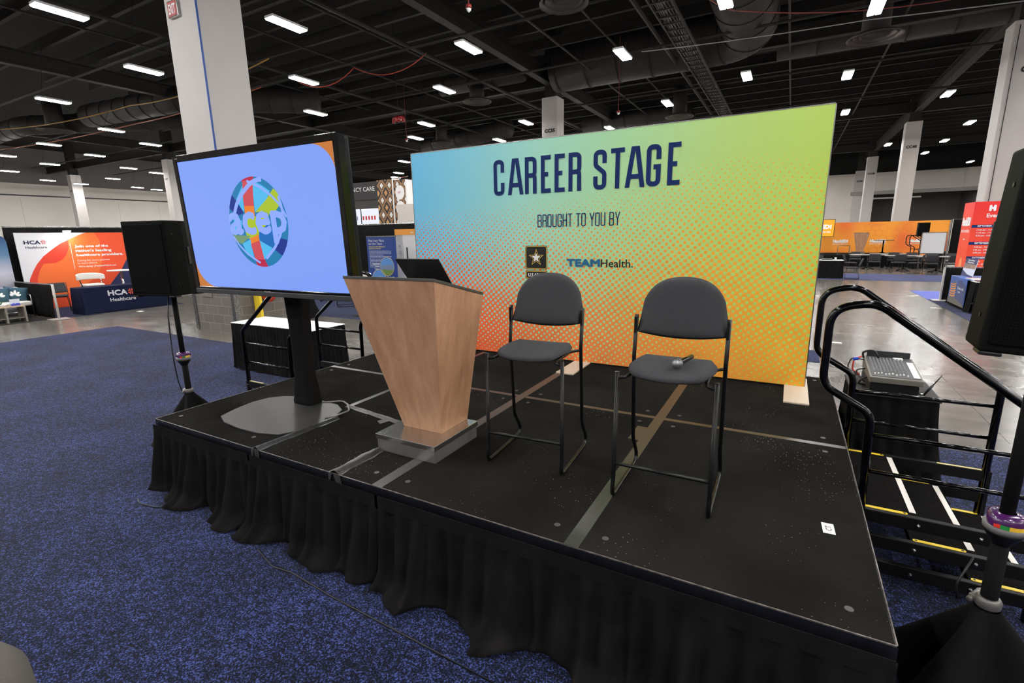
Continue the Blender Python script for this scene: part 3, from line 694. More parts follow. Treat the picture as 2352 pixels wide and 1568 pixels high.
def star(r, k=.42, cx=1.931, cy=1.165): return [(cx+(r if i % 2 == 0 else r*k)*math.sin(i*math.pi/5), cy+(r if i % 2 == 0 else r*k)*math.cos(i*math.pi/5)) for i in range(10)]
flat(mb, star(.098), fm, .001); mb.cur = 0; flat(mb, star(.083), fm, .0015); mb.cur = 2; flat(mb, star(.058), fm, .002)
mb.cur = 0; flat(mb, rrect(1.796, 2.068, .926, 1.021, .016), fm); mb.cur = 1
ring(mb, rrect(1.802, 2.062, .932, 1.015, .014), rrect(1.808, 2.056, .938, 1.009, .01), fm, .001)
mb.cur = 2; text(mb, 'U.S.ARMY', fm, 1.931, .952, .042, width=.205, bold=.035, align='c')
for i in range(len(mb.v)): pass
mb.build('army_logo', [black_ink, gold, white_ink], bn)
mb = MB(); text(mb, 'TEAM', fm, 2.303, 1.074, .087, width=.382, bold=.05); mb.build('sponsor_lettering', ink((20, 104, 152)), bn, label='blue sponsor lettering')
mb = MB(); text(mb, 'Health.', fm, 2.693, 1.074, .085, width=.345, bold=.008); mb.build('sponsor_lettering', black_ink, bn, label='black sponsor lettering')
for x in (2.21, 4.3):
    MB().box(x, x+.19, -.52, .3, -.003, .012).build('foot_plate', cream_lam, bn, bevel=.003)

# ================================================================== SCREEN
tv = thing('display_screen', 'very large flat display showing a coloured globe logo, on a floor stand', 'television', (.84, .8, HS))
pl = [(.46,.26),(.4,.42),(.365,.6),(.39,.74),(.48,.84),(.62,.895),(.88,.91),(1.12,.89),(1.25,.82),(1.32,.69),(1.345,.5),(1.31,.33),(1.24,.22),(1.07,.17),(.85,.165),(.62,.19)]
pl = [(x-.84, y-.8) for x, y in fil([(a, b, 0) for a, b in pl+pl[:1]], .12, 3) for x, y in [(x, y)]] if False else [(a-.84, b-.8) for a, b in pl]
MB().prism(pl, .012).build('base_plate', mat('base_grey', (52, 51, 50), .45, .2, var=.06, scale=4), tv, bevel=.003)
mb = MB()
for x, y in ((.45, .3), (.5, .82), (1.26, .75), (1.1, .22)): mb.lathe([(.007, 0), (.007, .0008)], (x-.84, y-.8, .0121), 10)
mb.build('screw', black_plastic, tv)
# sleeve: rounded rectangular tube of stretch cloth with creases
prof = [(0, .118, .075), (.02, .125, .08), (.045, .118, .075), (.06, .112, .07), (.12, .115, .07), (.2, .095, .06), (.3, .09, .055), (.62, .092, .055), (.8, .1, .058), (.95, .118, .062), (1.15, .12, .065), (1.3, .12, .065)]
mb = MB(); vs = []; NS = 24
for z, a, b2 in prof:
    for k in range(NS):
        th_ = 2*math.pi*k/NS; c_, s_ = math.cos(th_), math.sin(th_); e_ = .45
        vs.append((-.01+a*math.copysign(abs(c_)**e_, c_)*(1+.03*math.sin(z*31+k)), .02+b2*math.copysign(abs(s_)**e_, s_), z+.012))
mb.add(vs, [(i*NS+k, i*NS+(k+1) % NS, (i+1)*NS+(k+1) % NS, (i+1)*NS+k) for i in range(len(prof)-1) for k in range(NS)])
mb.build('pole_sleeve', spandex, tv, smooth=True, sub=1)
MB().box(-.35, .35, -.14, .02, 1.3, 1.75).box(-.07, .07, .0, .05, 1.2, 1.7).build('bracket', black_plastic, tv, bevel=.01)
hx = Vector((math.cos(.028), math.sin(.028), 0)); n_ = Vector((math.sin(.028), -math.cos(.028), 0)); up = Vector((0, 0, math.cos(.037)))+n_*math.sin(.037)
sm = frame(Vector((0, .541-.8, 2.155-HS)), hx, up)                 # screen plane, z towards the viewer
def bx(mb, x0, x1, y0, y1, z0, z1): 
    return mb.box(x0, x1, y0, y1, z0, z1, sm)
gloss = mat('gloss_black', (6, 6, 7), .1, 0, spec=.35)
mb = MB(); W2, H2, w2, h2 = .935, .558, .8865, .508
bx(mb, -W2, -w2, -H2, H2, -.055, .012); bx(mb, w2, W2, -H2, H2, -.055, .012); bx(mb, -w2, w2, h2, H2, -.055, .012); bx(mb, -w2, w2, -H2+.03, -h2, -.055, .012)
mb.build('bezel', gloss, tv, bevel=.004)
mb = MB(); bx(mb, -W2, W2, -H2-.008, -H2+.03, -.05, .016); mb.build('bottom_trim', mat('trim_grey', (60, 60, 62), .35), tv, bevel=.004)
mb = MB(); bx(mb, -W2+.01, W2-.01, -H2+.01, H2-.01, -.11, -.05); mb.build('rear_case', mat('case_matt', (14, 14, 15), .6, spec=.2), tv, bevel=.02)
def screen_mat():
    m = bpy.data.materials.new('screen_picture'); m.use_nodes = True; nt = m.node_tree; N = nt.nodes; L = nt.links; b = N['Principled BSDF']
    b.inputs['Base Color'].default_value = (.01, .01, .01, 1); b.inputs['Roughness'].default_value = .14; b.inputs['Specular IOR Level'].default_value = .35
    b.inputs['Emission Color'].default_value = lin((128, 160, 246)); b.inputs['Emission Strength'].default_value = 1.0
    return m
def glow(name, c, s=1.0):
    if name in MC: return MC[name]
    m = bpy.data.materials.new(name); m.use_nodes = True; b = m.node_tree.nodes['Principled BSDF']; b.inputs['Base Color'].default_value = (.01, .01, .01, 1); b.inputs['Roughness'].default_value = .25; b.inputs['Specular IOR Level'].default_value = .3
    b.inputs['Emission Color'].default_value = lin(c); b.inputs['Emission Strength'].default_value = s; MC[name] = m; return m
mb = MB(); bx(mb, -w2, w2, -h2, h2, -.01, .004); scr = mb.build('screen', screen_mat(), tv)
# picture on the screen: brown corners and the globe mark
def hull(mb, poly, z): mb.add([(p[0], p[1], z) for p in poly], [tuple(range(len(poly)))], sm)
def corner(mb, cx, cy, rx, ry, ax, ay):
    arc = [(cx+rx*math.cos(R(a)), cy+ry*math.sin(R(a))) for a in range(0, 91, 6)]
    if ax < 0: arc = [(-x, -y) for x, y in [(p[0], p[1]) for p in arc]]
    pts = arc+[]
    mb.add([(ax*w2, ay*h2, .0045)]+[(x, y, .0045) for x, y in pts], [(0, i+1, i+2) for i in range(len(pts)-1)], sm)
for a_ in ((.666, .295, .22, .213, 1, 1), (.646, .28, .24, .228, -1, -1)):
    mb = MB(); corner(mb, *a_); mb.build('screen_corner', glow('pic_brown', (196, 118, 52)), scr)
GC, GR = (.0095, .0045), .3356
def clip(poly):
    """polygon cut by the globe's outline"""
    out = []; n = len(poly)
    def ins(p): return math.hypot(p[0]-GC[0], p[1]-GC[1]) <= GR
    def onc(p): a = math.atan2(p[1]-GC[1], p[0]-GC[0]); return (GC[0]+GR*math.cos(a), GC[1]+GR*math.sin(a))
    for i in range(n):
        a, b_ = poly[i], poly[(i+1) % n]
        for k in range(6):
            t = k/6; p = (a[0]+(b_[0]-a[0])*t, a[1]+(b_[1]-a[1])*t); out.append(p if ins(p) else onc(p))
    return out
PIC = {'teal': (20, 122, 176), 'cyan': (78, 184, 236), 'navy': (14, 46, 142), 'red': (206, 74, 84), 'orange': (232, 128, 36), 'lime': (168, 192, 40), 'olive': (112, 150, 110), 'blue': (0, 104, 186), 'crimson': (184, 30, 70), 'ground': (142, 170, 255)}
pm = {k: glow('pic_'+k, v) for k, v in PIC.items()}
mb = MB(); hull(mb, ell(GC[0], GC[1], GR, GR, 64), .005); gl = mb.build('globe_logo', pm['teal'], scr)
for k, (c, p) in enumerate((('crimson', [(-0.109, 0.33), (-0.033, 0.354), (0.046, 0.357), (0.019, 0.292), (-0.099, 0.304)]), ('red', [(-0.096, 0.316), (0.022, 0.309), (0.004, 0.201), (-0.009, 0.116), (-0.122, 0.12), (-0.119, 0.207)]),
    ('orange', [(-0.121, 0.133), (-0.006, 0.128), (-0.015, 0.038), (-0.128, 0.041)]), ('cyan', [(-0.204, 0.185), (-0.104, 0.283), (-0.122, 0.172), (-0.128, 0.094), (-0.145, 0.095)]),
    ('cyan', [(0.023, 0.309), (0.108, 0.277), (0.199, 0.228), (0.148, 0.168), (-0.003, 0.085), (0.004, 0.201)]), ('navy', [(-0.25, 0.226), (-0.145, 0.095), (-0.147, 0.077), (-0.207, 0.066), (-0.258, 0.09), (-0.34, 0.145)]),
    ('lime', [(-0.004, 0.081), (0.149, 0.172), (0.237, 0.243), (0.298, 0.202), (0.302, 0.137), (0.226, 0.081), (0.174, 0.054), (0.102, 0.086)]), ('lime', [(-0.114, 0.041), (0.021, 0.054), (0.1, 0.086), (0.15, 0.06), (0.1, -.02), (-0.002, -0.094), (-0.14, -0.114), (-0.158, -0.047)]),
    ('blue', [(0.005, -0.067), (0.12, -0.009), (0.2, -0.062), (0.179, -0.157), (0.132, -0.187), (0.0, -0.125)]), ('navy', [(0.229, -0.11), (0.37, -0.141), (0.303, -0.184), (0.259, -0.26), (0.158, -0.2)]),
    ('olive', [(-0.33, -0.085), (-0.099, -0.092), (-0.214, -0.154), (-0.31, -0.131)]), ('orange', [(-0.118, -0.114), (-0.004, -0.085), (-0.003, -0.138), (-0.114, -0.168)]),
    ('red', [(-0.113, -0.155), (-0.001, -0.129), (0.02, -0.263), (0.037, -0.317), (-0.077, -0.318), (-0.094, -0.227)]), ('crimson', [(-0.092, -0.273), (0.027, -0.276), (0.069, -0.36), (-0.049, -0.36)]),
    ('cyan', [(-0.214, -0.152), (-0.107, -0.119), (-0.11, -0.164), (-0.094, -0.273), (-0.171, -0.236)]), ('cyan', [(-0.001, -0.129), (0.132, -0.185), (0.078, -0.245), (0.022, -0.276)]),
    ('cyan', [(-0.273, 0.037), (-0.175, 0.025), (-0.2, -0.073), (-0.285, -0.062)]))):
    mb = MB(); hull(mb, clip(p), .0052+.00008*k); mb.build('logo_facet', pm[c], gl)
for pts, w_ in (([(-0.15, 0.332), (-0.032, 0.308), (0.092, 0.263), (0.207, 0.195), (0.292, 0.12), (0.34, 0.035)], .019), ([(0.26, 0.275), (0.206, 0.306), (0.092, 0.317), (-0.008, 0.294), (-0.123, 0.224), (-0.206, 0.15), (-0.256, 0.072)], .034),
    ([(-0.308, -0.094), (-0.259, -0.158), (-0.17, -0.232), (-0.044, -0.295), (0.1, -0.338)], .016), ([(0.282, 0.187), (0.308, 0.103), (0.295, 0.004), (0.244, -0.097), (0.166, -0.183), (0.062, -0.258), (-0.09, -0.332)], .024)):
    sp_ = [p for p in fil([(a, b_, 0) for a, b_ in pts], .2, 4) if math.hypot(p.x-GC[0], p.y-GC[1]) < GR+.004]; A = []; B = []
    for i in range(len(sp_)):
        d = (sp_[min(i+1, len(sp_)-1)]-sp_[max(i-1, 0)]).normalized(); nn = Vector((-d.y, d.x, 0)); A.append(sp_[i]+nn*w_/2); B.append(sp_[i]-nn*w_/2)
    n = len(A); mb = MB(); mb.add([(p.x, p.y, .0068) for p in A]+[(p.x, p.y, .0068) for p in B], [(i, i+1, n+i+1, n+i) for i in range(n-1)], sm); mb.build('logo_swoosh', pm['ground'], gl)
mb = MB(); text(mb, 'acep', sm, -.333, -.084, .262, width=.672, bold=.034)
mb.v = [(p[0]+n_.x*.0074, p[1]+n_.y*.0074, p[2]) for p in mb.v]; mb.build('logo_lettering', pm['ground'], scr)
mb = MB(); text(mb, 'SHARP', sm, .008, -.535, .013, width=.075, bold=.04, align='c'); text(mb, 'HDMI', sm, -.9, .53, .009, width=.035, bold=.02)
mb.v = [(p[0]+n_.x*.0125, p[1]+n_.y*.0125, p[2]) for p in mb.v]; mb.build('brand_lettering', mat('silver_ink', (190, 190, 190), .3), tv)

# ================================================================== LECTERN
wood = bpy.data.materials.new('lectern_veneer'); wood.use_nodes = True; nt = wood.node_tree; b = nt.nodes['Principled BSDF']
tc = nt.nodes.new('ShaderNodeTexCoord'); mp = nt.nodes.new('ShaderNodeMapping'); nt.links.new(tc.outputs['Object'], mp.inputs[0]); mp.inputs['Scale'].default_value = (1, 1, .03)
na = nt.nodes.new('ShaderNodeTexNoise'); na.inputs['Scale'].default_value = 17; na.inputs['Detail'].default_value = 3; nt.links.new(mp.outputs[0], na.inputs['Vector'])
mp2 = nt.nodes.new('ShaderNodeMapping'); nt.links.new(tc.outputs['Object'], mp2.inputs[0]); mp2.inputs['Scale'].default_value = (1, 1, .02)
nb = nt.nodes.new('ShaderNodeTexNoise'); nb.inputs['Scale'].default_value = 160; nb.inputs['Detail'].default_value = 2; nt.links.new(mp2.outputs[0], nb.inputs['Vector'])
f = M_('ADD', M_('MULTIPLY', na.outputs['Fac'], .72, nt), M_('MULTIPLY', nb.outputs['Fac'], .28, nt), nt)
cr = nt.nodes.new('ShaderNodeValToRGB'); nt.links.new(f, cr.inputs[0]); cr.color_ramp.elements[0].position = .32; cr.color_ramp.elements[0].color = lin((172, 127, 96)); cr.color_ramp.elements[1].position = .7; cr.color_ramp.elements[1].color = lin((206, 160, 126))
nt.links.new(cr.outputs[0], b.inputs['Base Color']); b.inputs['Roughness'].default_value = .42
def lectern(name, label, loc, rz=0, group=None):
    t = thing(name, label, 'lectern', loc, rz, group)
    MB().box(-.245, .245, -.245, .245, .0, .085).build('base_box', mat('brushed_steel', (168, 166, 163), .33, .78, bump=.45, scale=6), t, bevel=.004)
    MB().box(-.252, .252, -.252, .252, .085, .122).build('base_lid', mat('steel_lid', (196, 194, 191), .2, .95), t, bevel=.003)
    mb = MB(); x0, x1 = -.165, .165; y0, y1 = -.06, .247
    mb.hexa([(x0, y0, .122), (x1, y0, .122), (x1, y1, .122), (x0, y1, .122)], [(-.36, -.31, 1.172), (.36, -.31, 1.172), (.36, .2, 1.04), (-.36, .2, 1.04)])
    mb.build('body', wood, t, bevel=.002)
    mb = MB(); mb.hexa([(-.363, -.313, 1.172), (.363, -.313, 1.172), (.363, .203, 1.04), (-.363, .203, 1.04)], [(-.363, -.313, 1.19), (.363, -.313, 1.19), (.363, .203, 1.058), (-.363, .203, 1.058)])
    mb.build('top_panel', mat('lectern_edge', (96, 94, 90), .35, .6), t, bevel=.002)
    return t
lec = lectern('lectern', 'tapered wood veneer lectern on a steel base box, on the near stage', (2.325, .625, HS))
lp = thing('laptop', 'black laptop open on top of the near lectern', 'laptop', (2.43, .60, HS+1.117), 0)
a = math.atan2(-.132, .516)
lp.rotation_euler = (a, 0, 0)
MB().box(-.17, .17, 0, .23, 0, .016).build('keyboard_base', black_plastic, lp, bevel=.004)
mb = MB(); mb.hexa([(-.17, -.002, .014), (.17, -.002, .014), (.17, .006, .014), (-.17, .006, .014)], [(-.17, -.165, .135), (.17, -.165, .135), (.17, -.16, .141), (-.17, -.16, .141)])
mb.build('lid', mat('laptop_lid', (24, 24, 26), .5), lp, bevel=.002)
mb = MB(); mb.tube([(-.13, .002, .012), (.13, .002, .012)], .007, 8); mb.build('hinge', chrome, lp)

# ================================================================== TALL CHAIRS
def pad(fn, nu, nv, th, name, m, parent):
    """closed cushion between a top surface fn(u,v)->(p,n,edge) and its offset"""
    mb = MB()
    for sgn in (1, -1):
        mb.grid(lambda u, v: fn(u, v, sgn), nu, nv)
    return mb.build(name, m, parent, smooth=True, weld=True)
def stool_chair(name, label, loc, rz):
    t = thing(name, label, 'chair', loc, rz, 'tall stage chairs')
    r = .0115
    for s in (-1, 1):
        x = s*.247
        path = fil([(x, .385, .965), (x, .352, .72), (x, .4, .19), (x, .535, .013), (x, -.02, .013), (x, .0, .12), (x*.985, .008, .715)], [.08, .12, .06, .05, .08], 6)
        MB().tube(path, r, 10).build('side_frame', chair_metal, t, smooth=True)
        MB().lathe([(.0125, 0), (.0125, .004), (.004, .006)], (x*.985, .008, .713), 10).build('cap', black_plastic, t)
    MB().tube([(-.243, .0, .205), (.243, .0, .205)], .0095, 8).build('foot_rail', chair_metal, t, smooth=True)
    mb = MB()
    for s in (-1, 1):
        mb.tube(fil([(s*.243, .008, .685), (s*.2, .02, .69), (s*.19, .06, .695), (s*.19, .3, .695), (s*.215, .345, .695), (s*.247, .357, .7)], .03), .009, 8)
    mb.tube([(-.19, .12, .695), (.19, .12, .695)], .009, 8); mb.tube([(-.19, .28, .695), (.19, .28, .695)], .009, 8)
    mb.build('seat_frame', chair_metal, t, smooth=True)
    def seat(u, v, sg):       # u across, v front to back
        a, b2 = u*2-1, v*2-1
        # square to rounded outline
        k = 1-.16*(a*a)*(b2*b2)
        x = a*.226*(1-.04*(1-b2)/2)*k*math.sqrt(1-.10*b2*b2); y = .185+b2*.213*k*math.sqrt(1-.16*a*a) 
        e = max(abs(a), abs(b2)); z = .725-.01*math.cos(a*1.5)+.004*b2-(.022*max(0, -b2-.45)**1.3 if b2 < -.45 else 0)
        th_ = .027*math.sqrt(max(0, 1-e**5)); return (x, y, z+sg*th_*(1 if sg > 0 else .75))
    pad(seat, 20, 20, 0, 'seat', grey_fabric, t)
    def back(u, v, sg):
        a, b2 = u*2-1, v
        # D outline: flat-ish sagging bottom, high arched top
        x = a*.238
        top = .31*(.3+.7*(1-abs(a)**2.5)**.5) if abs(a) < 1 else .31*.3
        zb = .868-.03*(1-a*a); zt = .868+.0+max(top, 0)
        z = zb+(zt-zb+1e-4)*b2
        x *= 1-.02*b2
        y = .352+.07*b2-.03*(1-a*a)*-1+.0
        e = max(abs(a), abs(b2*2-1)); th_ = .02*math.sqrt(max(0, 1-e**6))
        return (x, y+.012-sg*th_, z)
    pad(back, 28, 16, 0, 'backrest', grey_fabric, t)
    for s in (-1, 1):
        MB().box(s*.247-.006, s*.247+.006, .35, .392, .86, .955).build('backrest_bracket', chair_metal, t, bevel=.002)
    return t
ca = stool_chair('tall_chair', 'tall grey chair nearer the lectern with an empty seat', (3.105, .585, HS), R(4))
cb2 = dup(ca, (3.943, .51, HS), R(.5), label='tall grey chair at right with a microphone lying on its seat')
mic = thing('microphone', 'handheld microphone with silver mesh head lying on the right chair seat', 'microphone', (3.985, .6, HS+.785), R(-12))
mx_ = Matrix.Rotation(R(-90), 4, 'X')
MB().lathe([(.004, -.19), (.0125, -.185), (.0135, -.1), (.0165, -.03), (.018, -.02)], seg=20, mx=mx_).build('handle', mat('mic_body', (30, 30, 30), .2, .7), mic, smooth=True)
MB().lathe([(.018, -.02), (.0235, -.012), (.0255, .004), (.0235, .018), (.016, .03), (.004, .035)], seg=24, mx=mx_).build('mesh_head', mat('mic_mesh', (176, 176, 178), .45, .8, c2=(96, 96, 98), scale=500), mic, smooth=True)
for c in mic.children: c.rotation_euler = (R(180), 0, 0)
mic.location.z = HS+.773

# ================================================================== STEPS WITH HANDRAILS
def steps(label, ox, s, y0, y1, group=None):
    """s=+1: descends towards +x from the stage edge at ox"""
    t = thing('portable_steps', label, 'steps', (ox, (y0+y1)/2, 0), 0 if s > 0 else math.pi, 'stage steps')
    hw = (y1-y0)/2
    for k, (xa, xb, z) in enumerate(((.0, .30, .46), (.265, .57, .31), (.535, .84, .155))):
        p = MB().box(xa+.02, xb, -hw+.03, hw-.03, z-.03, z).build('tread', mat('tread_black', (26, 25, 25), .9, 0, var=.15, scale=30, spec=0), t)
        MB().box(xb-.034, xb-.004, -hw+.06, hw-.06, z, z+.0015).build('white_strip', white_tape, p)
        for sy in (-1, 1):
            y = sy*(hw-.035); q = MB(); q.prism(rrect(xa+.03, xb-.045, y-.012, y+.012, .011, 4), .002, Matrix.Translation((0, 0, z)))
            q.build('yellow_strip', yellow, p)
            q = MB(); q.lathe([(.006, 0), (.006, .002)], (xa+.045, y, z+.002), 10); q.lathe([(.006, 0), (.006, .002)], (xb-.06, y, z+.002), 10); q.build('rivet', black_plastic, p)
    for sy in (-1, 1):
        y = sy*(hw-.012); n = 'side_frame'
        mb = MB()
        for z, xa in ((.46, .02), (.31, .02), (.155, .02)):
            mb.box(xa, .83, y-.018, y+.018, z-.075, z)
        mb.box(.02, .06, y-.018, y+.018, 0, .46); mb.box(.79, .83, y-.02, y+.02, 0, .46)
        mb.build('side_frame', mat('frame_black', (16, 16, 17), .5, spec=.2), t, bevel=.004)
        for z in (.42, .27, .115):
            for x in (.3, .56, .8): MB().lathe([(.011, 0), (.008, .006), (.002, .009)], (0, 0, 0), 10, Matrix.Translation((x, y+sy*.018, z)) @ Matrix.Rotation(R(-90*sy), 4, 'X')).build('bolt', alu, t)
        # handrail
        path = fil([(.035, y, .47), (.02, y, 1.02), (-.222, y, 1.16), (-.222, y, 1.6), (-.02, y, 1.64), (.80, y, 1.035), (.80, y, .1)], [.1, .12, .14, .16, .09], 9)
        MB().tube(path, .0215, 14).build('handrail', black_metal, t, smooth=True)
        for z in (.9, .685): MB().tube([(.03, y, z), (.8, y, z)], .0125, 10).build('cross_bar', black_metal, t, smooth=True)
        if sy > 0: 
            q = MB(); q.box(.55, .78, y-.012, y+.006, .4605, .462); q.build('label_strip', mat('label_yellow', (220, 205, 130), .5), t)
        MB().tube([(.80, y, .1), (.80, y, 0)], .024, 12).build('foot', black_plastic, t)
    return t
steps('portable black steps with looped handrails and yellow edge strips at the right of the stage', 4.885, 1, 1.29, 2.2)
steps('portable black steps with looped handrails at the left of the stage behind the screen', -.008, -1, 1.31, 2.33)

# ================================================================== LOUDSPEAKERS
mesh_grille = bpy.data.materials.new('speaker_grille'); mesh_grille.use_nodes = True; nt = mesh_grille.node_tree; b = nt.nodes['Principled BSDF']
tc = nt.nodes.new('ShaderNodeTexCoord'); vo = nt.nodes.new('ShaderNodeTexVoronoi'); vo.inputs['Scale'].default_value = 110; vo.inputs['Randomness'].default_value = .15
nt.links.new(tc.outputs['Object'], vo.inputs['Vector']); cr = nt.nodes.new('ShaderNodeValToRGB'); nt.links.new(vo.outputs['Distance'], cr.inputs[0])
cr.color_ramp.elements[0].position = .25; cr.color_ramp.elements[0].color = lin((3, 3, 3)); cr.color_ramp.elements[1].position = .5; cr.color_ramp.elements[1].color = lin((14, 14, 13))
nt.links.new(cr.outputs[0], b.inputs['Base Color']); b.inputs['Roughness'].default_value = .8; b.inputs['Specular IOR Level'].default_value = .08
def loudspeaker(label, loc, rz):
    t = thing('loudspeaker', label, 'loudspeaker', loc, rz, 'stage loudspeakers'); H = .665
    pl = [(-.235, -.2), (.235, -.2), (.235, -.02), (.16, .235), (-.16, .235), (-.235, -.02)]
    MB().prism(pl, H, Matrix.Translation((0, 0, .012))).build('cabinet', spk_paint, t, bevel=.012, bseg=3)
    MB().box(-.212, .212, -.208, -.198, .04, H-.018).build('grille', mesh_grille, t, bevel=.006)
    mb = MB()
    for sx in (-1, 1):
        for y in (-.16, .12): mb.box(sx*(.2-.03*(y > 0))-.03, sx*(.2-.03*(y > 0))+.03, y-.04, y+.04, 0, .014)
    mb.build('foot', black_plastic, t, bevel=.004)
    for sx in (-1, 1):
        m4 = Matrix.Translation((sx*.2015, .095, .36)) @ Matrix.Rotation(sx*R(90+17), 4, 'Z')
        h = MB().box(-.085, .085, -.006, .004, -.075, .085, m4).build('handle_plate', black_plastic, t, bevel=.004)
        q = MB(); q.box(-.07, -.022, .003, .007, -.06, .07, m4); q.box(.022, .07, .003, .007, -.06, .07, m4); q.build('recess', mat('deep_black', (2, 2, 2), .9), h)
        q = MB(); q.box(-.015, .015, .004, .012, -.055, .065, m4); q.build('grip', black_plastic, h, bevel=.004)
    q = MB()
    for z in (.13, .56):
        for sx in (-1, 1): q.lathe([(.009, 0), (.009, .003)], (0, 0, 0), 10, Matrix.Translation((sx*.235, -.13, z)) @ Matrix.Rotation(sx*R(90), 4, 'Y'))
    q.build('rigging_point', black_plastic, t)
    MB().lathe([(.05, -.0), (.05, .014)], seg=16).build('socket', black_plastic, t)
    return t
def speaker_stand(label, loc, rz, ztop, cable=1, face=-109):
    t = thing('speaker_stand', label, 'speaker stand', loc, rz, 'tripod speaker stands')
    MB().tube([(0, 0, .8), (0, 0, ztop)], .0225, 16).build('upper_tube', mat('stand_tube', (22, 22, 22), .6, spec=.04), t, smooth=True)
    MB().tube([(0, 0, .3), (0, 0, .86)], .027, 16).build('lower_tube', mat('stand_tube', (22, 22, 22), .6, spec=.04), t, smooth=True)
    MB().lathe([(.028, .835), (.036, .85), (.058, .885), (.06, .9)], seg=28).build('collar_cup', black_plastic, t, smooth=True)
    MB().lathe([(.062, .898), (.063, .918), (.062, .92)], seg=32).build('grey_band', mat('band_grey', (140, 138, 136), .5), t, smooth=True)
    q = MB(); vs = []
    for z, r_ in ((.918, .057), (.94, .06), (.955, .057), (.965, .045), (.968, .026)):
        for k in range(36):
            a = 2*math.pi*k/36; rr = r_*(1+.09*math.cos(3*a)); vs.append((rr*math.cos(a), rr*math.sin(a), z))
    q.add(vs, [(i*36+k, i*36+(k+1) % 36, (i+1)*36+(k+1) % 36, (i+1)*36+k) for i in range(4) for k in range(36)])
    q.build('twist_collar', mat('purple_plastic', (76, 30, 92), .22, 0, coat=.5), t, smooth=True)
    fa = face-math.degrees(rz)
    for a0, a1, c in ((fa-26, fa-9, (230, 50, 30)), (fa-9, fa+14, (30, 140, 60)), (fa+14, fa+60, (236, 190, 50))):
        q = MB(); n = 6
        q.add([(.0645*math.cos(R(a0+(a1-a0)*k/n)), .0645*math.sin(R(a0+(a1-a0)*k/n)), z) for z in (.922, .938) for k in range(n+1)], [(k, k+1, n+2+k, n+1+k) for k in range(n)]); q.build('colour_label', ink(c), t)
    q = MB(); q.lathe([(.03, .555), (.04, .56), (.042, .585), (.034, .6)], seg=20); q.box(-.075, .03, -.05, -.028, .562, .588); q.tube([(-.07, -.04, .575), (-.03, -.045, .585), (.045, -.04, .57)], .011, 8)
    q.build('clamp', mat('clamp_grey', (120, 116, 112), .4, .6), t, smooth=True, bevel=.002)
    # stretch cloth sock over the tripod legs: three ridges, hollow between
    q = MB(); NZ, NA = 14, 60; vs = []
    for i in range(NZ+1):
        v = i/NZ; z = .54*(1-v)+.012
        for k in range(NA):
            a = 2*math.pi*k/NA; c3 = math.cos(3*a)
            lobe = ((c3+1)/2)**1.6
            rr = .04+v*(.15+.29*lobe)+.05*math.sin(v*math.pi)*(1-lobe)*-.6
            if v > .9: rr += .01
            vs.append((rr*math.cos(a), rr*math.sin(a), z))
    q.add(vs, [(i*NA+k, i*NA+(k+1) % NA, (i+1)*NA+(k+1) % NA, (i+1)*NA+k) for i in range(NZ) for k in range(NA)])
    q.build('tripod_cover', spandex, t, smooth=True)
    if cable:
        for d, off in ((.0, 0), (.012, .02)):
            q = MB().tube([(.03+d, -.03, ztop-.02), (.075+d, -.05, ztop-.2), (.09+d, -.055, 1.15+off), (.115, -.055, 1.05), (.13-d, -.055, .9), (.115, -.05, .72), (.06, -.045, .6)], .0045, 6); q.build('cable', black_plastic, t, smooth=True)
    return t
speaker_stand('tripod speaker stand beyond the left side of the stage', (-.646, .598, 0), R(-38), 1.545, 1, -26)
loudspeaker('black loudspeaker on the left stand, half behind the big screen', (-.646, .598, 1.534), R(15.5))
speaker_stand('tripod speaker stand at the lower right corner, cut by the picture edge', (5.24, .46, 0), R(-131), 1.6, 0)
rs_ = loudspeaker('large black loudspeaker cut off by the right picture edge', (5.265, .47, 1.595), R(-3)); rs_.rotation_euler = (0, R(3.2), R(-3))
tag(MB().tube(fil([(5.16, .42, .78), (5.12, .4, .66), (5.13, .4, .6)], .05), .004, 6).build('power_cable', black_plastic, smooth=True), 'thin black cable strapped to the right speaker stand', 'cable')

# floor cables peeking out at the skirt
for k, (pts, lb) in enumerate((([(.02, -.24, .013), (.12, -.27, .013), (.3, -.24, .013), (.42, -.17, .013)], 'thin cable loop on the carpet at the left corner of the skirt'),
        ([(1.5, -.2, .013), (1.75, -.27, .013), (1.9, -.25, .013), (2.3, -.28, .013), (2.9, -.3, .013), (3.6, -.33, .013), (4.3, -.36, .013)], 'thin dark cable lying along the foot of the front skirt'))):
    tag(MB().tube(fil(pts, .1), .005, 6).build('floor_cable', mat('dark_cable', (20, 20, 22), .5), smooth=True), lb, 'cable')

# ================================================================== MIXER CART
ct = thing('skirted_cart', 'small black draped table holding audio gear behind the right steps', 'table', (5.2, 2.72, 0))
MB().box(-.265, .275, -.26, .26, .8, .822).build('tabletop', mat('cart_top', (36, 35, 34), .7), ct, bevel=.004)
pleats(MB(), [(-.25, .25, 0), (-.25, -.245, 0), (.26, -.245, 0), (.26, .25, 0), (-.25, .25, 0)], .815, .012, .03, .1, flare=.09, puddle=.05, seed=21, nv=16, out=1, step=.015).build('drape', black_cloth, ct, smooth=True)
for sx in (-.22, .22):
    for sy in (-.2, .2): MB().tube([(sx, sy, .0), (sx, sy, .8)], .015, 8).build('leg', black_metal, ct)
rc = thing('equipment_case', 'flat black equipment case under the mixing desk', 'equipment', (5.2, 2.74, .822), R(0))
MB().box(-.15, .14, -.25, .22, 0, .085).build('case', mat('case_black', (30, 30, 30), .5), rc, bevel=.004)
q = MB(); q.box(-.151, .141, -.252, -.249, .01, .078); q.build('front_plate', black_plastic, rc)
at = thing('antenna', 'black stubby antenna leaning out of the equipment case', 'antenna', (5.345, 2.52, .85))
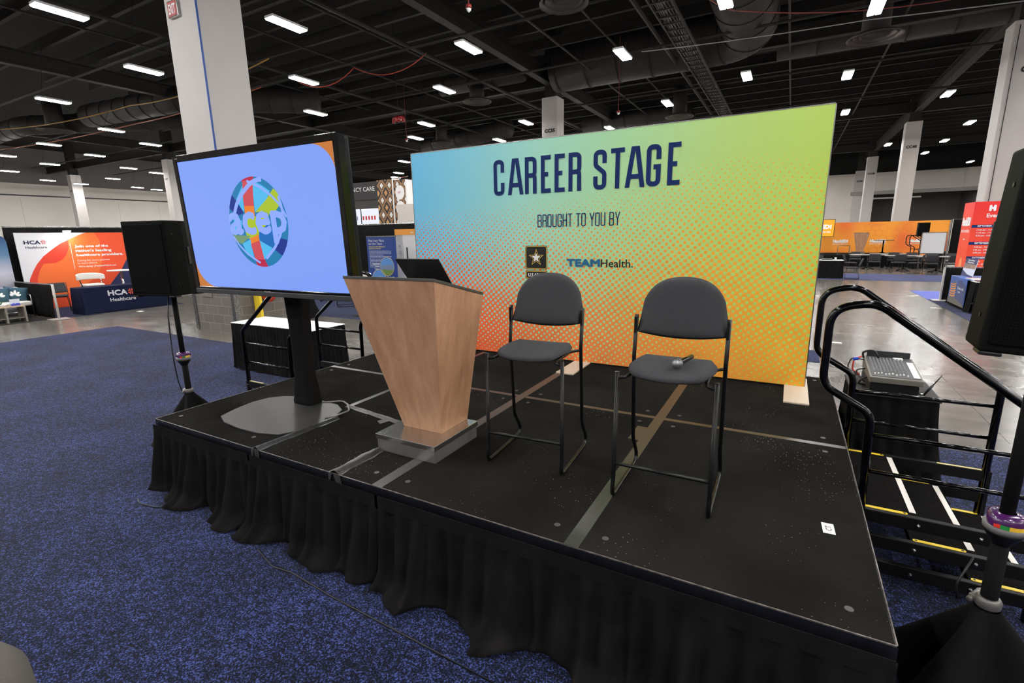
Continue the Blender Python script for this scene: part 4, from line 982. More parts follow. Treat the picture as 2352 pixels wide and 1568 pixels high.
MB().tube([(0, 0, 0), (.03, -.005, -.005)], .009, 8).build('connector', chrome, at, smooth=True)
MB().tube([(.03, -.005, -.01), (.075, .0, .07)], .008, 8).tube([(.075, .0, .07), (.12, .01, .15)], .004, 8).build('rod', black_plastic, at, smooth=True)
mxr = thing('audio_mixer', 'grey audio mixing desk with rows of knobs on the draped table', 'mixer', (5.2, 2.72, .91), R(0))
mb = MB(); mb.hexa([(-.16, -.25, 0), (.16, -.25, 0), (.16, .2, 0), (-.16, .2, 0)], [(-.16, -.255, .045), (.16, -.255, .045), (.16, .21, .105), (-.16, .21, .105)])
mb.build('case', mat('mixer_grey', (120, 116, 108), .5), mxr, bevel=.006)
mm = Matrix.Translation((0, -.255, .0455)) @ Matrix.Rotation(math.atan2(.06, .465), 4, 'X')
MB().box(-.145, .145, .02, .45, 0, .003, mm).build('control_panel', mat('mixer_panel', (72, 72, 74), .5), mxr)
kn = None
for i in range(10):
    for j in range(9):
        p_ = mm @ Vector((-.125+.022*i, .12+.034*j, .003))
        if kn is None: kn = MB().lathe([(.0055, 0), (.005, .012), (.002, .013)], seg=8).build('knob', mat('knob_grey', (150, 152, 156), .5), mxr)
        else: k_ = kn.copy(); col.objects.link(k_); k_.parent = mxr; kn2 = k_
        (kn if (i, j) == (0, 0) else kn2).location = p_
for i in range(10): MB().box(-.129+.022*i, -.121+.022*i, .05+.01*(i % 3), .066+.01*(i % 3), .003, .012, mm).build('fader', white_plastic, mxr)
q = MB(); q.box(.105, .143, .04, .36, .003, .006, mm); q.box(.03, .09, .40, .44, .003, .01, mm); q.build('paper_tape', white_plastic, mxr)
q = MB(); q.box(-.14, .14, .455, .466, -.02, .05, mm); q.build('jack_rail', mat('jack_rail', (54, 54, 56), .5), mxr)
for k, (c, pts, lb) in enumerate((((25, 25, 25), [(5.04, 2.9, 1.0), (5.02, 2.86, 1.06), (5.1, 2.86, 1.08), (5.13, 2.84, 1.02)], 'thick black cable arching over the mixing desk back corner'),
        ((25, 25, 25), [(5.05, 2.85, .99), (4.96, 2.9, 1.0), (4.93, 2.86, .92), (5.0, 2.8, .88), (5.04, 2.7, .85)], 'black cable loop left of the mixing desk'),
        ((200, 40, 40), [(5.03, 2.9, 1.01), (4.98, 2.93, .98), (4.97, 2.88, .9), (5.02, 2.84, .87)], 'red cable loop beside the mixing desk'),
        ((25, 25, 25), [(5.06, 2.75, .95), (4.98, 2.72, .94), (4.97, 2.66, .84), (4.93, 2.6, .7)], 'black cable dropping off the draped table'),
        ((25, 25, 25), [(5.06, 2.6, .93), (5.0, 2.58, .9), (4.99, 2.62, .85), (5.04, 2.68, .835)], 'small black cable curl at the front of the equipment case'))):
    tag(MB().tube(fil(pts, .04), .006 if k else .008, 8).build('audio_cable', ink(c) if c[0] > 100 else black_plastic, smooth=True), lb, 'cable', 'audio cables')
pg = thing('cable_plug', 'bright blue plug at the back of the mixing desk', 'plug', (4.985, 2.88, .99))
MB().lathe([(.006, -.02), (.013, -.016), (.014, .016), (.006, .02)], seg=14, mx=Matrix.Rotation(R(70), 4, 'Y')).build('shell', mat('plug_blue', (30, 70, 190), .4), pg, smooth=True)

# ================================================================== SKIRTED TABLES
def skirted_table(label, loc, rz, L, Wd, h=.75, cover=white_top, seed=1, group=None, cloth=black_cloth, pitch=.075):
    t = thing('skirted_table', label, 'table', loc, rz, group)
    MB().box(-L/2, L/2, -Wd/2, Wd/2, h-.03, h-.006).build('tabletop', mat('table_board', (110, 90, 70), .6), t)
    MB().box(-L/2-.004, L/2+.004, -Wd/2-.004, Wd/2+.004, h-.012, h).build('table_cover', cover, t, bevel=.004)
    pleats(MB(), [(-L/2, Wd/2, 0), (-L/2, -Wd/2, 0), (L/2, -Wd/2, 0), (L/2, Wd/2, 0), (-L/2, Wd/2, 0)], h-.008, .01, .018, pitch, flare=.03, puddle=.03, seed=seed, nv=12, step=pitch/6).build('skirt', cloth, t, smooth=True)
    for sx in (-1, 1):
        for sy in (-1, 1): MB().tube([(sx*(L/2-.1), sy*(Wd/2-.08), 0), (sx*(L/2-.1), sy*(Wd/2-.08), h-.03)], .014, 8).build('leg', black_metal, t)
    return t
skirted_table('long black skirted table with a white top behind the left steps', (-2.29, 2.96, 0), R(1.5), 1.83, .61, seed=4)
tag(MB().box(-.3, .3, -.05, .05, 0, .002).build('pink_folder', mat('pink_film', (240, 168, 174), .3), loc=(-1.75, 2.93, .7505)), 'long pink translucent strip lying on the white topped table', 'strip')
bpy.data.objects['pink_folder'].rotation_euler.z = R(28)

# ================================================================== BACKGROUND HELPERS
def drape_wall(name, label, a, b, h, post=True, seed=1, cat='drape', m=None, pitch=.12, group=None, rod=True):
    t = thing(name, label, cat, (a[0], a[1], 0), 0, group); d = Vector((b[0]-a[0], b[1]-a[1], 0)); L = d.length; d.normalize()
    pleats(MB(), [(0, 0, 0), (d.x*L, d.y*L, 0)], h-.02, .02, .03, pitch, flare=.02, seed=seed, nv=6, step=.025 if L < 6 else .05).build('cloth', m or black_cloth, t, smooth=True, solid=.004)
    if rod: MB().tube([(0, 0, h), (d.x*L, d.y*L, h)], .018, 8).build('cross_rod', alu, t)
    if post:
        for k in (0, 1):
            MB().tube([(d.x*L*k, d.y*L*k, 0), (d.x*L*k, d.y*L*k, h+.01)], .024, 10).build('post', mat('post_white', (196, 192, 186), .4, .3), t)
            MB().box(d.x*L*k-.17, d.x*L*k+.17, d.y*L*k-.17, d.y*L*k+.17, 0, .012).build('foot_plate', mat('post_white', (196, 192, 186), .4, .3), t)
    return t
def board(name, label, cat, loc, rz, w_, h, z0, m, th_=.03, group=None):
    """upright panel facing local -y; x from 0"""
    t = thing(name, label, cat, loc, rz, group)
    MB().box(0, w_, 0, th_, z0, z0+h).build('panel', m, t); return t
F_ = lambda z=-.004: frame((0, z, 0), (1, 0, 0), (0, 0, 1))
def sled_chair(name, label, loc, rz, group=None, arms=False):
    """stacking side chair on black sled legs; front faces local -y"""
    t = thing(name, label, 'chair', loc, rz, group); r = .009
    for s in (-1, 1):
        x = s*.24
        MB().tube(fil([(x, .3, .83), (x, .2, .46), (x*.9, -.2, .44), (x*1.03, -.24, .012), (x*1.03, .26, .012), (x, .17, .43)], .05, 4), r, 7).build('leg_frame', chair_metal, t, smooth=True)
    MB().tube([(-.215, -.2, .43), (.215, -.2, .43)], r, 6).build('cross_rail', chair_metal, t)
    MB().box(-.235, .235, -.23, .2, .435, .485).build('seat', grey_fabric, t, smooth=False, bevel=.022, bseg=3)
    q = MB(); vs = []
    q.grid(lambda u, v: ((u-.5)*.45*(1-.1*v*v), .225+.1*v+.03*math.cos((u-.5)*3)-.04, .545+.29*v), 8, 4); q.build('backrest', grey_fabric, t, smooth=True, solid=.035, bevel=.01)
    return t
def pedestal_table(name, label, loc, rz, w_, d_, h=.74, m=None, round_=False, group=None):
    t = thing(name, label, 'table', loc, rz, group)
    if round_: MB().lathe([(w_/2-.01, h-.03), (w_/2, h-.02), (w_/2, h-.006), (w_/2-.008, h)], seg=36).build('tabletop', m or mat('table_grey', (150, 148, 146), .4), t, smooth=False)
    else: MB().box(-w_/2, w_/2, -d_/2, d_/2, h-.028, h).build('tabletop', m or mat('table_grey', (150, 148, 146), .4), t, bevel=.006)
    MB().tube([(0, 0, .06), (0, 0, h-.03)], .035, 12).build('pedestal', black_metal, t, smooth=True)
    for k in range(4):
        a = R(45+90*k); q = MB().tube(fil([(0, 0, .14), (.16*math.cos(a), .16*math.sin(a), .07), (.33*math.cos(a), .33*math.sin(a), .02)], .05), .02, 8); q.build('foot', black_metal, t, smooth=True)
    return t

# ================================================================== LEFT BOOTHS
carpet(-15.9, -12.9, 3.72, 6.95, blue_carpet, 'small dark blue carpet of the orange and white booth at left')
carpet(-15.9, -12.95, -.5, 3.66, black_carpet, 'black carpet under the white sofa booth at left')
drape_wall('back_drape', 'tall black drape behind the orange and white booth wall', (-15.75, 3.75), (-15.75, 12.5), 2.5, seed=31)
drape_wall('back_drape', 'tall black drape behind the white sofa booth', (-15.78, -4), (-15.78, 3.3), 2.5, seed=32)
drape_wall('divider_drape', 'low black drape between the two left booths', (-15.6, 3.68), (-12.84, 3.66), .93, seed=33, post=False)
t = thing('drape_post', 'white upright pipe with a flat foot ending the low black drape at left', 'post', (-12.76, 3.66, 0))
MB().tube([(0, 0, .01), (0, 0, .94)], .028, 12).build('pipe', mat('post_white', (196, 192, 186), .4, .3), t, smooth=True); MB().box(-.2, .2, -.2, .2, 0, .012).build('foot_plate', mat('post_white', (196, 192, 186), .4, .3), t)
# HCA wall, faces +x.  local x -> world +y
hb = thing('booth_wall', 'orange and white booth wall lettered Join one of the nations leading', 'booth wall', (-15.5, 3.93, 0), R(90))
MB().box(0, 3.06, 0, .05, .03, 2.33).build('panel', mat('print_white', (226, 226, 232), .5), hb)
f0 = frame((0, -.003, 0), (1, 0, 0), (0, 0, 1)); Z0 = 3.93
def yz(l): return [(a-Z0, b) for a, b in l]
q = MB(); orange = yz([(3.99, .03), (4.0, .6), (4.06, .95), (4.18, 1.2), (4.3, 1.4), (4.48, 1.62), (4.72, 1.82), (4.94, 1.99), (5.18, 2.12), (5.54, 2.29), (5.66, 2.33), (6.99, 2.33), (6.99, .03)])
flat(q, orange, f0); q.build('orange_field', ink((240, 84, 42)), hb)
q = MB(); flat(q, yz([(4.02, .75), (4.06, .95), (4.18, 1.2), (4.3, 1.4), (4.48, 1.62), (4.72, 1.82), (4.94, 1.99), (5.17, 2.1), (5.14, 1.85), (5.05, 1.64), (4.92, 1.5), (4.74, 1.41), (4.45, 1.4), (4.33, 1.2), (4.24, .95), (4.2, .6), (4.2, .03), (3.99, .03), (4.0, .5)]), f0, .0012); q.build('red_petal', ink((228, 62, 40)), hb)
q = MB(); flat(q, yz([(4.24, .95), (4.33, 1.2), (4.45, 1.4), (4.74, 1.41), (4.92, 1.5), (5.05, 1.64), (5.14, 1.85), (5.17, 2.1), (5.54, 2.29), (5.66, 2.33), (5.88, 2.33), (5.98, 2.1), (6.01, 1.66), (5.93, 1.3), (5.77, .94), (5.33, .62), (4.8, .4), (4.22, .3)]), f0, .0009); q.build('light_field', ink((244, 112, 48)), hb)
q = MB(); flat(q, yz([(6.99, 1.95), (6.9, 1.8), (6.78, 1.63), (6.67, 1.44), (6.45, 1.08), (6.05, .61), (5.7, .25), (5.5, .03), (6.99, .03)]), f0, .0015); q.build('navy_field', ink((32, 38, 84)), hb)
def cross(q, cx, cy, s, mx):
    for k in range(4):
        m4 = mx @ Matrix.Translation((cx, cy, .002)) @ Matrix.Rotation(R(90*k), 4, 'Z')
        q.add([(.12*s, .1*s, 0), (.5*s, .1*s, 0), (.5*s, .24*s, 0), (.26*s, .24*s, 0), (.26*s, .5*s, 0), (.12*s, .5*s, 0)], [(0, 1, 2, 3), (0, 3, 4, 5)], m4)
        q.add([(.03*s, .0, 0), (.16*s, .05*s, 0), (.16*s, -.05*s, 0)], [(0, 1, 2)], m4)
q = MB(); text(q, 'HCA', f0, 4.1-Z0, 1.99, .12, width=.385, bold=.035); text(q, 'Healthcare', f0, 4.12-Z0, 1.865, .075, width=.5, bold=.012); 
q.v = [(p[0], p[1]-.001, p[2]) for p in q.v]; q.build('lettering', ink((24, 28, 66)), hb)
q = MB(); cross(q, 4.555-Z0, 2.05, .12, f0); q.build('cross_mark', ink((214, 50, 50)), hb)
q = MB(); f1 = frame((0, -.006, 0), (1, 0, 0), (0, 0, 1))
for s, yy, w_ in (('Join one of the', 1.865, .9), ("nation's leading", 1.725, .97), ('healthcare providers.', 1.585, 1.29)): text(q, s, f1, 5.3-Z0, yy, .088, width=w_, bold=.05)
text(q, 'Caring for more patients', f1, 5.3-Z0, 1.43, .06, width=.87); text(q, 'in more places.', f1, 5.3-Z0, 1.345, .06, width=.52); text(q, "We're hiring! | PracticeWithUs.com", f1, 5.3-Z0, 1.24, .05, width=1.03, bold=.02)
q.box(5.19-Z0, 5.2-Z0, -.007, -.004, 1.2, 2.0)
q.build('headline_lettering', white_ink, hb)
al = thing('arm_light', 'white arm light clipped to the top of the orange booth wall', 'lamp', (-15.4, 5.1, 2.36))
MB().box(-.02, .28, -.06, .06, 0, .045).build('lamp_head', white_plastic, al, bevel=.008); MB().box(-.14, -.02, -.02, .02, -.02, .02).build('arm', white_plastic, al)
MB().box(.02, .26, -.045, .045, -.006, 0).build('lens', mat('arm_lens', (255, 252, 245), .5, emit=160), al)
# draped booth table
bt = thing('booth_table', 'navy cloth covered table with white booth lettering, in front of the orange wall', 'table', (-13.32, 5.52, 0))
MB().box(-.29, .29, -1.2, 1.2, .7, .745).build('tabletop', mat('table_board', (110, 90, 70), .6), bt)
q = MB(); q.hexa([(-.33, -1.25, .01), (.36, -1.25, .01), (.36, 1.25, .01), (-.33, 1.25, .01)], [(-.3, -1.21, .755), (.31, -1.21, .755), (.31, 1.21, .755), (-.3, 1.21, .755)]); q.build('table_cloth', navy_cloth, bt, bevel=.02)
for sy in (-1, 1): MB().add([(.315, sy*1.2, .74), (.365, sy*.98, .01), (.42, sy*1.22, .01)], [(0, 1, 2)]).build('fold', navy_cloth, bt, solid=.002)
ft = frame((.366, 0, 0), (0, 1, 0), (-.066, 0, 1)) 
q = MB(); text(q, 'HCA', ft, -.57, .47, .17, width=.5, bold=.04); text(q, 'Healthcare', ft, -.54, .3, .11, width=.66, bold=.012); q.build('lettering', mat('silver_print', (196, 196, 204), .6), bt)
q = MB(); cross(q, .03, .55, .16, ft); q.build('cross_mark', ink((222, 84, 56)), bt)
# seats and high table in the booth
sled_chair('stacking_chair', 'dark grey stacking chair in the orange booth beside the low drape', (-14.75, 4.38, 0), R(70), None)
wc = thing('tub_chair', 'white curved back chair behind the navy booth table', 'chair', (-14.25, 5.1, 0), R(90))
q = MB(); q.grid(lambda u, v: (.3*math.sin((u-.5)*3.5), .02+.26*math.cos((u-.5)*3.5), .9+.2*v*math.cos((u-.5)*2.2)**.5), 16, 4); q.build('backrest', white_leather, wc, smooth=True, solid=.05, bevel=.015)
MB().box(-.24, .24, -.22, .2, .7, .78).build('seat', white_leather, wc, bevel=.03)
for sx in (-1, 1): MB().tube(fil([(sx*.27, .1, .92), (sx*.26, .0, .74), (sx*.25, -.15, .02)], .05), .014, 8).build('leg', chrome if sx > 0 else black_metal, wc, smooth=True); MB().tube([(sx*.2, .2, .7), (sx*.22, .24, .01)], .014, 8).build('leg', black_metal, wc, smooth=True)
ht_ = thing('bar_table', 'white round bar table partly behind the left loudspeaker', 'table', (-14.8, 6.15, 0))
MB().lathe([(.36, 1.085), (.38, 1.095), (.38, 1.11), (.37, 1.12)], seg=40).build('tabletop', white_plastic, ht_); MB().tube([(0, 0, .03), (0, 0, 1.09)], .035, 14).build('pedestal', chrome, ht_, smooth=True); MB().lathe([(.25, 0), (.25, .012), (.05, .04)], seg=32).build('base', chrome, ht_, smooth=True)
# white sofa booth
gm = bpy.data.materials.new('blue_print'); gm.use_nodes = True; nt = gm.node_tree; b = nt.nodes['Principled BSDF']; tc = nt.nodes.new('ShaderNodeTexCoord'); sp = nt.nodes.new('ShaderNodeSeparateXYZ'); nt.links.new(tc.outputs['Object'], sp.inputs[0])
cr = nt.nodes.new('ShaderNodeValToRGB'); nt.links.new(M_('DIVIDE', sp.outputs[2], 2.3, nt), cr.inputs[0]); e = cr.color_ramp.elements; e[0].position = .3; e[0].color = lin((150, 150, 160)); e[1].position = .97; e[1].color = lin((30, 72, 120)); k = e.new(.52); k.color = lin((196, 196, 212)); k = e.new(.74); k.color = lin((92, 130, 165))
nt.links.new(cr.outputs[0], b.inputs['Base Color']); b.inputs['Roughness'].default_value = .6
t = thing('booth_wall', 'curved corner booth wall shading from dark blue to pale grey at the left edge', 'booth wall', (-15.45, .6, 0), R(90))
pts = [(0, .04), (3.1, .04)]+[(3.1-.22+.22*math.cos(R(a)), 2.28-.22+.22*math.sin(R(a))) for a in range(0, 91, 15)]+[(0, 2.28)]
q = MB(); q.prism(pts, .06, frame((0, 0, 0), (1, 0, 0), (0, 0, 1))); q.build('panel', gm, t)
sf = thing('sofa', 'white leather sofa cut by the left edge', 'sofa', (-14.35, 2.75, 0), R(90))
MB().box(-1.0, .78, -.42, .36, .33, .46).build('seat', white_leather, sf, bevel=.04, bseg=3)
MB().box(-1.0, .78, .28, .42, .42, .82).build('backrest', white_leather, sf, bevel=.04, bseg=3)
for x in (-.95, .8): MB().tube(fil([(x, -.38, .02), (x, -.36, .62), (x, .2, .66), (x, .38, .6)], .08), .018, 8).build('arm_frame', chrome, sf, smooth=True); MB().tube([(x, .36, .02), (x, .38, .6)], .016, 8).build('leg', chrome, sf)
def pillow(label, loc, rz, mark):
    t = thing('pillow', label, 'pillow', loc, rz, 'sofa pillows')
    def fn(u, v, s):
        a, b2 = u*2-1, v*2-1; p = (1-a*a)*(1-b2*b2); k = 1-.07*(1-abs(a*b2))
        return (a*.25*(1-.05*(1-a*a)*0)*(1-.06*(1-b2*b2)), s*.085*p**.5, b2*.2*(1-.06*(1-a*a)))
    pad(fn, 14, 12, 0, 'cushion', mat('pillow_teal', (40, 66, 96), .85, 0, c2=(52, 92, 100), scale=2), t)
    q = MB(); mx = frame((0, -.088, -.02), (1, 0, 0), (0, 0, 1))
    for a, l in ((0, .15), (-32, .13), (32, .13), (-64, .11), (64, .11)):
        m4 = mx @ Matrix.Translation((0, -.07, .001)) @ Matrix.Rotation(R(a), 4, 'Z') @ Matrix.Translation((0, .03, 0))
        flat(q, [(0, 0), (.03, l*.45), (.022, l*.85), (0, l), (-.022, l*.85), (-.03, l*.45)], m4)
    q.build('petal_mark', white_ink, t); return t
p1 = pillow('blue-green pillow with a white petal mark, in front on the white sofa', (-14.3, 2.98, .66), R(80), 1); p1.rotation_euler = (R(-18), 0, R(84))
p2 = dup(p1, (-14.32, 3.34, .66), label='blue-green pillow tucked behind at the sofa corner'); p2.rotation_euler = (R(-18), R(8), R(66))
gw = mat('grey_wood', (128, 122, 112), .6, 0, var=.25, scale=30, stretch=(1, 6, 1))
kt = thing('coffee_table', 'grey wood coffee table in front of the white sofa', 'table', (-13.35, 2.62, 0))
MB().box(-.24, .24, -.52, .52, .4, .43).build('tabletop', mat('pale_wood', (190, 168, 140), .5, 0, var=.15, scale=20), kt, bevel=.003)
for y in (.13, .5): MB().box(-.24, .24, y-.02, y+.02, 0, .4).build('side_panel', gw, kt, bevel=.003)
MB().box(-.24, .24, -.5, -.46, 0, .4).build('side_panel', gw, kt, bevel=.003)
MB().box(-.2, .2, -.46, .48, .1, .12).build('shelf', gw, kt)
pt = thing('potted_plant', 'small green plant in a low white dish on the coffee table', 'plant', (-13.3, 2.73, .43))
MB().lathe([(.1, 0), (.13, .05), (.13, .06)], seg=24).build('dish', white_plastic, pt, smooth=True)
q = MB(); rnd = random.Random(3)
for k in range(16):
    a = rnd.random()*6.28; l = rnd.uniform(.08, .16); q.add([(0.01*math.cos(a+1.5), .01*math.sin(a+1.5), .05), (-.01*math.cos(a+1.5), -.01*math.sin(a+1.5), .05), (l*.6*math.cos(a), l*.6*math.sin(a), .05+l)], [(0, 1, 2)])
q.build('leaves', mat('leaf_green', (50, 92, 52), .6), pt)
bh = thing('brochure_holder', 'clear brochure holder with blue printed cards on the coffee table', 'holder', (-13.25, 3.0, .43), R(90))
MB().box(-.1, .1, -.03, .04, 0, .006).build('tray', mat('clear_acrylic', (220, 225, 235), .1), bh); MB().box(-.1, .1, .03, .036, 0, .18).build('back_sheet', mat('clear_acrylic', (220, 225, 235), .1), bh)
q = MB(); 
for k in range(5): q.box(-.09+.036*k, -.06+.036*k, -.02, .02, .006, .06+.01*(k % 2))
q.build('cards', ink((70, 80, 190)), bh)

# ================================================================== MIDDLE BOOTHS
carpet(-9.6, -2.2, 6.95, 10.3, blue_carpet, 'blue carpet strip seen below the big screen and left of the lectern')
drape_wall('back_drape', 'black drape wall between the big screen and the rainbow banner', (-12.5, 10.4), (-1.5, 10.4), 2.44, seed=41)
tw = thing('booth_tower', 'black and gold lattice tower with the words EMERGENCY CARE', 'booth tower', (-12.5, 12, 0))
MB().box(0, 3.72, 0, .3, 0, 3.38).build('lower_wall', mat('tower_grey', (46, 44, 42), .6), tw)
MB().box(0, 3.72, -.03, .3, 3.38, 4.0).build('header', mat('tower_black', (30, 29, 30), .6), tw)
q = MB(); text(q, 'EMERGENCY CARE', frame((0, -.036, 0), (1, 0, 0), (0, 0, 1)), 3.58, 3.68, .16, width=1.98, bold=.0, align='r'); text(q, 'PARTNERS', frame((0, -.036, 0), (1, 0, 0), (0, 0, 1)), 2.4, 3.52, .07, width=1.0, align='r', bold=.02); q.build('lettering', white_ink, tw)
for x0, x1, c in ((2.23, 2.77, (40, 44, 60)), (2.84, 3.68, (200, 40, 40))):
    s_ = MB().box(x0, x1, -.05, 0, 2.3, 3.06).build('light_panel', glow('panel_glow', (236, 240, 255), 1.0), tw, bevel=.03)
    q = MB(); n = 5
    for k in range(n): q.box(x0+.06+(x1-x0-.12)*k/n, x0+.02+(x1-x0-.12)*(k+.8)/n, -.056, -.051, 2.66, 2.8)
    q.build('figure_row', ink(c), s_)
def lattice_mat():
    m = bpy.data.materials.new('lattice_print'); m.use_nodes = True; nt = m.node_tree; b = nt.nodes['Principled BSDF']; tc = nt.nodes.new('ShaderNodeTexCoord'); sp = nt.nodes.new('ShaderNodeSeparateXYZ'); nt.links.new(tc.outputs['Object'], sp.inputs[0])
    u = M_('DIVIDE', M_('ADD', sp.outputs[0], sp.outputs[1], nt), .37, nt); v = M_('DIVIDE', sp.outputs[2], .51, nt)
    def tri(f): return M_('ABSOLUTE', M_('SUBTRACT', M_('FRACT', f, None, nt), .5, nt), None, nt)
    a = M_('ADD', tri(u), tri(v), nt)                       # diamonds
    frac2 = M_('ABSOLUTE', M_('SUBTRACT', a, .5, nt), None, nt)
    line = M_('LESS_THAN', frac2, .035, nt); line2 = M_('LESS_THAN', M_('ABSOLUTE', M_('SUBTRACT', a, .36, nt), None, nt), .03, nt)
    iswh = M_('LESS_THAN', a, .22, nt); isgold = M_('GREATER_THAN', a, .78, nt)
    cx = nt.nodes.new('ShaderNodeMix'); cx.data_type = 'RGBA'; cx.inputs[6].default_value = lin((26, 26, 30)); cx.inputs[7].default_value = lin((232, 228, 226)); nt.links.new(iswh, cx.inputs[0])
    cy = nt.nodes.new('ShaderNodeMix'); cy.data_type = 'RGBA'; cy.inputs[7].default_value = lin((196, 146, 90)); nt.links.new(M_('MAXIMUM', isgold, M_('MAXIMUM', line, line2, nt), nt), cy.inputs[0]); nt.links.new(cx.outputs[2], cy.inputs[6])
    nt.links.new(cy.outputs[2], b.inputs['Base Color']); b.inputs['Roughness'].default_value = .6; return m
lm_ = lattice_mat()
MB().box(3.73, 4.46, -.06, .3, 0, 4.02).build('lattice_panel', lm_, tw)
MB().box(4.46, 4.51, -.08, .3, 0, 4.04).build('corner_trim', white_plastic, tw)
MB().box(4.51, 5.06, -.06, .3, 0, 3.98).build('lattice_panel', lm_, tw)
MB().box(5.06, 5.11, -.08, .3, 0, 3.97).build('corner_trim', white_plastic, tw)
for z in (3.55, 3.02, 2.5):
    q = MB(); flat(q, ell(4.785, z, .21, .24, 30), frame((0, -.064, 0), (1, 0, 0), (0, 0, 1))); o = q.build('white_disc', white_ink, tw)
    q = MB(); text(q, 'EP', frame((0, -.068, 0), (1, 0, 0), (0, 0, 1)), 4.76, z-.03, .07, width=.12, bold=.03, align='c'); q.build('disc_lettering', ink((214, 150, 190)), o)
MB().tube([(4.6, -.1, 4.03), (5.25, -.14, 4.05)], .015, 6).build('arm_light', chrome, tw)
t = board('white_partition', 'pale partition glimpsed just left of the rainbow banner', 'partition', (-7.4, 11.4, 0), 0, 1.4, 3.1, 0, mat('partition', (214, 206, 200), .7))
ru = thing('rollup_banner', 'blue roll-up banner headed Find Your Place on Our Team', 'banner', (-6.04, 8.5, 0))
MB().box(0, 1.08, 0, .01, .08, 2.03).build('print', mat('rollup_blue', (24, 62, 142), .5), ru); MB().box(-.01, 1.09, -.01, .02, 2.03, 2.055).build('top_rail', alu, ru); MB().box(-.02, 1.1, -.08, .1, 0, .08).build('base_case', alu, ru, bevel=.02)
f2 = frame((0, -.004, 0), (1, 0, 0), (0, 0, 1))
q = MB(); text(q, 'Find Your Place', f2, .08, 1.9, .062, width=.58); text(q, 'on Our Team.', f2, .08, 1.815, .062, width=.52); text(q, 'Bayhealth', f2, .44, 1.27, .045, width=.26, bold=.02, align='r'); text(q, 'Sussex', f2, .44, 1.2, .045, align='r', bold=.02); text(q, 'Campus', f2, .44, 1.13, .045, align='r', bold=.02); text(q, 'Bayhealth', f2, .7, .9, .045, width=.26, bold=.02); text(q, 'Total Care', f2, .7, .83, .045, width=.26, bold=.02)
q.build('lettering', white_ink, ru)
q = MB(); text(q, 'BAYHEALTH SEEKS EMERGENCY', f2, .08, 1.745, .03, width=.62, bold=.02); text(q, 'MEDICINE PHYSICIANS', f2, .08, 1.695, .03, width=.45, bold=.02); q.build('gold_lettering', ink((226, 210, 120)), ru)
q = MB(); rnd = random.Random(5)
for i in range(13):
    x = .08; wmax = .9 if i % 4 != 3 else .6
    while x < wmax: l = rnd.uniform(.02, .07); q.box(x, min(x+l, wmax), -.004, -.003, 1.635-.037*i, 1.65-.037*i); x += l+.014
q.build('small_print', ink((190, 200, 226)), ru, kind='stuff')
for (cx, cz, bc) in ((.72, 1.22, (120, 140, 172)), (.4, .88, (206, 184, 160))):
    q = MB(); flat(q, ell(cx, cz, .25, .25, 36), f2, .001); o = q.build('round_photo', ink((92, 150, 220)), ru)
    q = MB(); flat(q, ell(cx, cz, .25, .25, 20, 200, 340), f2, .002); o2 = q.build('photo_ground', ink((110, 140, 70)), ru)
    q = MB(); flat(q, [(cx-.2, cz-.09), (cx+.2, cz-.1), (cx+.2, cz+.03), (cx+.02, cz+.06), (cx, cz+.02), (cx-.2, cz+.03)], f2, .003); q.build('photo_building', ink(bc), ru)
    q = MB(); ring(q, ell(cx, cz, .26, .26, 36), ell(cx, cz, .248, .248, 36), f2, .004); q.build('photo_rim', ink((220, 196, 130)), ru)
sb = thing('fabric_display', 'white fabric display with an orange top band beside the blue roll-up banner', 'display', (-5.86, 9.5, 0))
MB().box(0, .28, 0, .04, 0, 2.07).build('grey_side', mat('fabric_silver', (176, 176, 178), .6, 0, var=.2, scale=3), sb); MB().box(.28, 1.4, 0, .04, 0, 2.07).build('front_print', mat('fabric_white', (226, 224, 222), .7), sb)
MB().box(-.01, 1.41, -.01, .05, 2.07, 2.24).build('orange_band', ink((240, 160, 60)), sb)
q = MB(); 
for k, ch in enumerate('TUS'): text(q, ch, frame((0, -.006, 0), (0, 0, 1), (-1, 0, 0)), 1.33+.2*k, -.2, .09)
q.build('vertical_lettering', ink((90, 88, 86)), sb); q = MB(); text(q, 'YOU', frame((0, -.016, 0), (1, 0, 0), (0, 0, 1)), .58, 2.11, .05, bold=.03); text(q, 'HEALTHCARE', frame((0, -.006, 0), (0, 0, 1), (-1, 0, 0)), 1.2, -.26, .03, width=.6); q.build('lettering', white_ink, sb)
t = thing('display_pole', 'thin dark upright pole in front of the white fabric display', 'pole', (-5.18, 9.2, 0)); MB().tube([(0, 0, .02), (0, 0, 1.72)], .02, 8).build('pole', steel_dark, t); MB().lathe([(.15, 0), (.15, .02)], seg=20).build('base', steel_dark, t)
# stretch covered bar table and chairs below the screen
bs = thing('covered_bar_table', 'black stretch cloth bar table lettered Service, behind the white topped table', 'table', (-6.72, 6.75, 0))
q = MB(); q.lathe([(.42, .0), (.4, .05), (.3, .28), (.25, .5), (.27, .75), (.36, 1.0), (.4, 1.1)], seg=32); q.build('stretch_cover', spandex, bs, smooth=True)
q = MB(); text(q, 'Service', frame((.08, -.36, 0), (.95, .3, 0), (0, 0, 1)), -.2, .2, .07, bold=.03); text(q, 'Companies', frame((.08, -.385, 0), (.95, .3, 0), (0, 0, 1)), -.2, .1, .05); q.build('lettering', white_ink, bs)
mc = sled_chair('stacking_chair', 'dark chair on the blue carpet seen under the big screen, right one', (-7.2, 8.6, 0), R(140), 'chairs below the screen')
dup(mc, (-8.7, 9.3, 0), R(40), label='dark chair on the blue carpet seen under the big screen, farther left')
wq = thing('tub_chair', 'white round-back chair peeking over the lectern top', 'chair', (-5.3, 7.4, 0), R(20))
